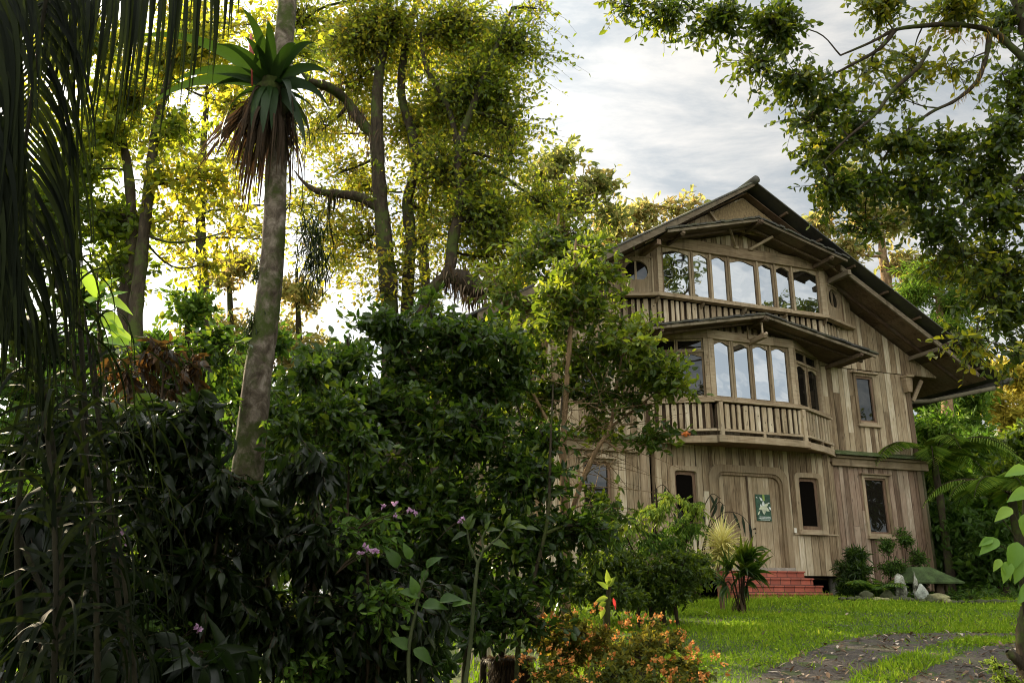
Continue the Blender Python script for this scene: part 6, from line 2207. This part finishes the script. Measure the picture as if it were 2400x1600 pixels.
for k in range(9):
    a = RNG.uniform(0, 2 * pi)
    fern_frond(f, (0, 0, .1), (cos(a) * .6, sin(a) * .6 - .2, 1.0), RNG.uniform(.6, 1.0), dr=2.4, wd=.04)
f.build('fronds', root)
DW = 18.6
st = [(path_at([(2090 + i * 14, 1400), (2085 + i * 18, 1330), (2078 + i * 24, 1270 + (i % 2) * 20)], DW), [.014, .01, .005]) for i in range(5)]
bl = [B(2080, 1280, 25, 30, DW, .5), B(2120, 1260, 30, 35, DW, .5), B(2150, 1300, 30, 40, DW, .5), B(2100, 1330, 45, 30, DW, .7), B(2140, 1360, 40, 30, DW, 1.0), B(2090, 1380, 40, 24, DW, 1.3)]
make_tree('twiggy_shrub', 'thin twiggy shrub against the reddish wall under the right window', 'shrub', st, bl, (.07, .4), [L_SHRB], B_TWIG, clump_r=.24, nt=18, nl=6, limb_r=.008, droop=.1, up=.5, dens=.9, crown='foliage', trunk='stems', tl=(.0, .7), r0=.005)
# low ground cover hiding the wall foot
f = Fol([L_SHRB, B_TWIG])
for k in range(60):
    px = RNG.uniform(1960, 2400); d = RNG.uniform(18.0, 19.2)
    p = g0(px, 1400, d)
    f.clump(p + np.array([0, 0, .15]), (.25, .25, .16), 12, 6, (.12, .3), None, 1, 0, .2, (0, .8))
tag(f.build('ground_cover'), label='low dark ground cover along the foot of the right wall', cat='ground cover', kind='stuff')


# ---- stones
def rock(name, label, c, size, mat, tilt=0, cat='stone', seed=0, lean=(0, 0), grp=None, point=0.0, flat=1.0):
    r = np.random.default_rng(seed)
    nu, nv = 20, 12
    V = []
    ph = r.random(6) * 6
    for i in range(nv + 1):
        th = pi * i / nv
        for j in range(nu):
            a = 2 * pi * j / nu
            x, y, z = sin(th) * cos(a), sin(th) * sin(a), cos(th)
            k = 1 + .10 * sin(3 * a + ph[0]) * sin(th) + .08 * sin(5 * th + 2 * a + ph[1]) + .05 * r.normal() * sin(th)
            if point: x *= (1 - point * max(0, z)); y *= (1 - point * max(0, z))
            V.append((x * k * size[0] + lean[0] * (z + 1) * size[2], y * k * size[1] + lean[1] * (z + 1) * size[2], (z * k + .85) * size[2]))
    fs = []
    for i in range(nv):
        for j in range(nu):
            l = (j + 1) % nu
            fs.append((i * nu + j, (i + 1) * nu + j, (i + 1) * nu + l, i * nu + l))
    me = np_mesh(name, np.array(V), np.array(fs).ravel(), np.full(len(fs), 4), [mat], None, None, True)
    o = link_mesh(name, me); o.location = tuple(c)
    return tag(o, label=label, cat=cat, group=grp)


M_ = Mat('lichen_stone')
_n = M_.noise(M_.objvec(), 5.0, 7, .7)
M_.l(M_.ramp(_n, [(.40, (.04, .04, .025)), (.5, (.20, .20, .15)), (.6, (.48, .48, .42))]), M_.b.inputs['Base Color']); M_.b.inputs['Roughness'].default_value = .9; M_.bump(_n, .5, .03)
S_LICH = M_.m
S_WHITE = simple('white_stone', (.33, .35, .30), .9, .45, 7, bump=.7)
S_MOSS = simple('mossy_stone', (.06, .065, .03), .9, .5, 5, bump=.6)
S_MOSSL = simple('pale_mossy_stone', (.22, .21, .10), .9, .4, 5, bump=.6)


def gp(px, d):
    p = g0(px, 1400, d); p[2] += .1
    return p


rock('standing_stone', 'upright speckled grey standing stone right of the fern', gp(2112, 17.6), (.12, .08, .28), S_LICH, seed=1)
rock('standing_stone', 'tall pointed greenish white stone splinter', gp(2150, 17.3), (.06, .05, .31), S_LICH, seed=2, point=.75)
rock('standing_stone', 'broad rounded white slab leaning beside the pointed splinter', gp(2163, 17.2), (.12, .06, .19), S_WHITE, seed=3, point=.35, lean=(-.02, 0))
rock('garden_rock', 'flat pale mossy rock at the foot of the mossy shelter', gp(2198, 17.4), (.24, .16, .10), S_MOSSL, seed=4)
rock('garden_rock', 'dark round rock beside the white slab', gp(2173, 17.2), (.13, .1, .09), S_MOSS, seed=5)
rock('garden_rock', 'mossy dark rock in front of the dark upright shrub', gp(2030, 17.3), (.13, .1, .10), S_MOSS, seed=6)
rock('garden_rock', 'mossy pointed rock left of the speckled stone', gp(2080, 17.4), (.14, .1, .12), S_MOSS, seed=7, point=.5)
for k in range(22):
    px = 1975 + k * 20 + RNG.uniform(-6, 6)
    o = rock('edging_stone', '', gp(px, 17.15 + RNG.uniform(-.06, .06)), (RNG.uniform(.07, .13), .07, RNG.uniform(.035, .06)), S_MOSS if RNG.random() < .7 else S_MOSSL, seed=20 + k)
    o['label'] = 'small mossy stone in the low edging row between lawn and garden bed'
    o['group'] = 'edging stones along the lawn'

# ---- mossy garden shelter on a post
p = gp(2185, 18.3)
root = empty('garden_shelter', tuple(p), radians(8), label='little mossy hipped roof on short posts at the house corner', cat='shelter')
mb = MB()
zt_, zb_ = .60, .36
zt_ = .66
V = [(-.6, -.4, zb_), (.5, -.4, zb_), (.5, .4, zb_), (-.6, .4, zb_), (-.42, -.08, zt_), (.0, -.08, zt_), (.0, .08, zt_), (-.42, .08, zt_), (-.6, -.4, zb_ - .03), (.5, -.4, zb_ - .03), (.5, .4, zb_ - .03), (-.6, .4, zb_ - .03)]
mb.add(np.array(V), [(0, 1, 5, 4), (1, 2, 6, 5), (2, 3, 7, 6), (3, 0, 4, 7), (4, 5, 6, 7), (8, 9, 1, 0), (9, 10, 2, 1), (10, 11, 3, 2), (11, 8, 0, 3), (11, 10, 9, 8)])
mb.build('roof', simple('moss_roof', (.045, .07, .022), .95, .5, 6, bump=.6), root)
for x, y, r in ((.12, -.1, .10), (-.45, -.2, .04), (.4, .1, .04)):
    mb = MB(); mb.tube([(x, y, -.1), (x, y, zb_)], [r, r * .9], 10); mb.build('post', W_DARK, root, smooth=True)

# ---- tree ferns at the right
for lab, px, py, d, L, n in (('tree fern with broad arching fronds behind the house corner', 2190, 1080, 21.5, 2.3, 15), ('tree fern with upright fronds at the right edge', 2370, 1160, 18.5, 2.0, 15)):
    c = at(px, py, d); b0 = np.array([c[0], c[1], float(gz(c[0], c[1]))])
    root = empty('tree_fern', tuple(b0), 0, label=lab, cat='tree fern')
    f = Fol([B_DARK]); f.limb([np.zeros(3), (c - b0) / 2, c - b0], [.11, .09, .08], 0, 10, 5, .2); f.build('trunk', root, True)
    f = Fol([L_BAMB, B_TWIG])
    for k in range(n):
        a = 2 * pi * k / n + RNG.normal() * .15
        fern_frond(f, c - b0, (cos(a), sin(a), RNG.uniform(.5, .9)), L * RNG.uniform(.85, 1.1), n=60, pin=.24, dr=2.6, wd=.011, r=.014, tl=(.2, .9))
    f.build('fronds', root)

# ---- big-leaved plant at the right edge
DE = 6.8
root = empty('large_leaved_plant', tuple(g0(2400, 1400, DE)), 0, label='plant with large translucent heart-shaped leaves at the right edge', cat='plant')
rb = np.array(root.location)
f = Fol([B_DARK])
f.limb([np.zeros(3), at(2398, 1400, DE) - rb, at(2396, 1280, DE) - rb, at(2400, 1150, DE) - rb], [.02, .017, .014, .01], 0, 8, 6, .1)
for a, b in (((2397, 1290), (2345, 1210)), ((2396, 1320), (2330, 1270)), ((2396, 1250), (2370, 1190)), ((2398, 1340), (2340, 1330))):
    f.limb([at(*a, DE) - rb, (at(*a, DE) + at(*b, DE)) / 2 - rb + np.array([0, 0, .02]), at(*b, DE) - rb], [.007, .005, .004], 0, 5, 4, 0)
f.build('stem', root, True)
f = Fol([L_LITE])
for px, py, an, L, tn in ((2370, 1190, 215, .17, .9), (2400, 1205, 260, .2, .6), (2325, 1262, 205, .12, .4), (2338, 1262, 215, .19, .35), (2385, 1270, 245, .24, .4), (2345, 1310, 230, .11, .9), (2365, 1315, 240, .17, .6), (2400, 1310, 235, .2, .5), (2420, 1150, 200, .22, .5), (2410, 1100, 190, .2, .5), (2425, 1260, 250, .2, .6), (2352, 1322, 285, .12, .8), (2425, 1370, 215, .2, .4)):
    a = at(px, py, DE - .1) - rb; an = radians(an)
    f.leaves(a[None], np.array([[cos(an), -.3, sin(an) + .1]]), L, L * .55, 0, np.array([tn]), .35, .2, N=np.array([[-.15, -.85, .5]]), fine=True)
f.build('leaves', root)
# ---- mossy dead stump at lower right
DZ = 7.6
root = empty('dead_stump', tuple(g0(2400, 1500, DZ)), 0, label='dark mossy broken stump cut off by the lower right edge', cat='stump')
rb = np.array(root.location)
f = Fol([B_DARK])
f.limb([np.array([.05, 0, -.1]), at(2405, 1540, DZ) - rb, at(2392, 1470, DZ) - rb, at(2396, 1420, DZ) - rb], [.10, .075, .03, .012], 0, 10, 6, .3)
f.limb([at(2405, 1560, DZ) - rb, at(2372, 1535, DZ) - rb, at(2360, 1525, DZ) - rb], [.06, .04, .02], 0, 8, 5, .3)
f.build('trunk', root, True)
f = Fol([L_LIME, B_TWIG])
for px, py in ((2350, 1590), (2385, 1600), (2340, 1560)):
    f.clump(at(px, py, DZ) - rb, (.13, .12, .08), 26, 9, (.03, .6), None, 1, 0, 0, (0, .8))
f.build('moss_cushion', root)
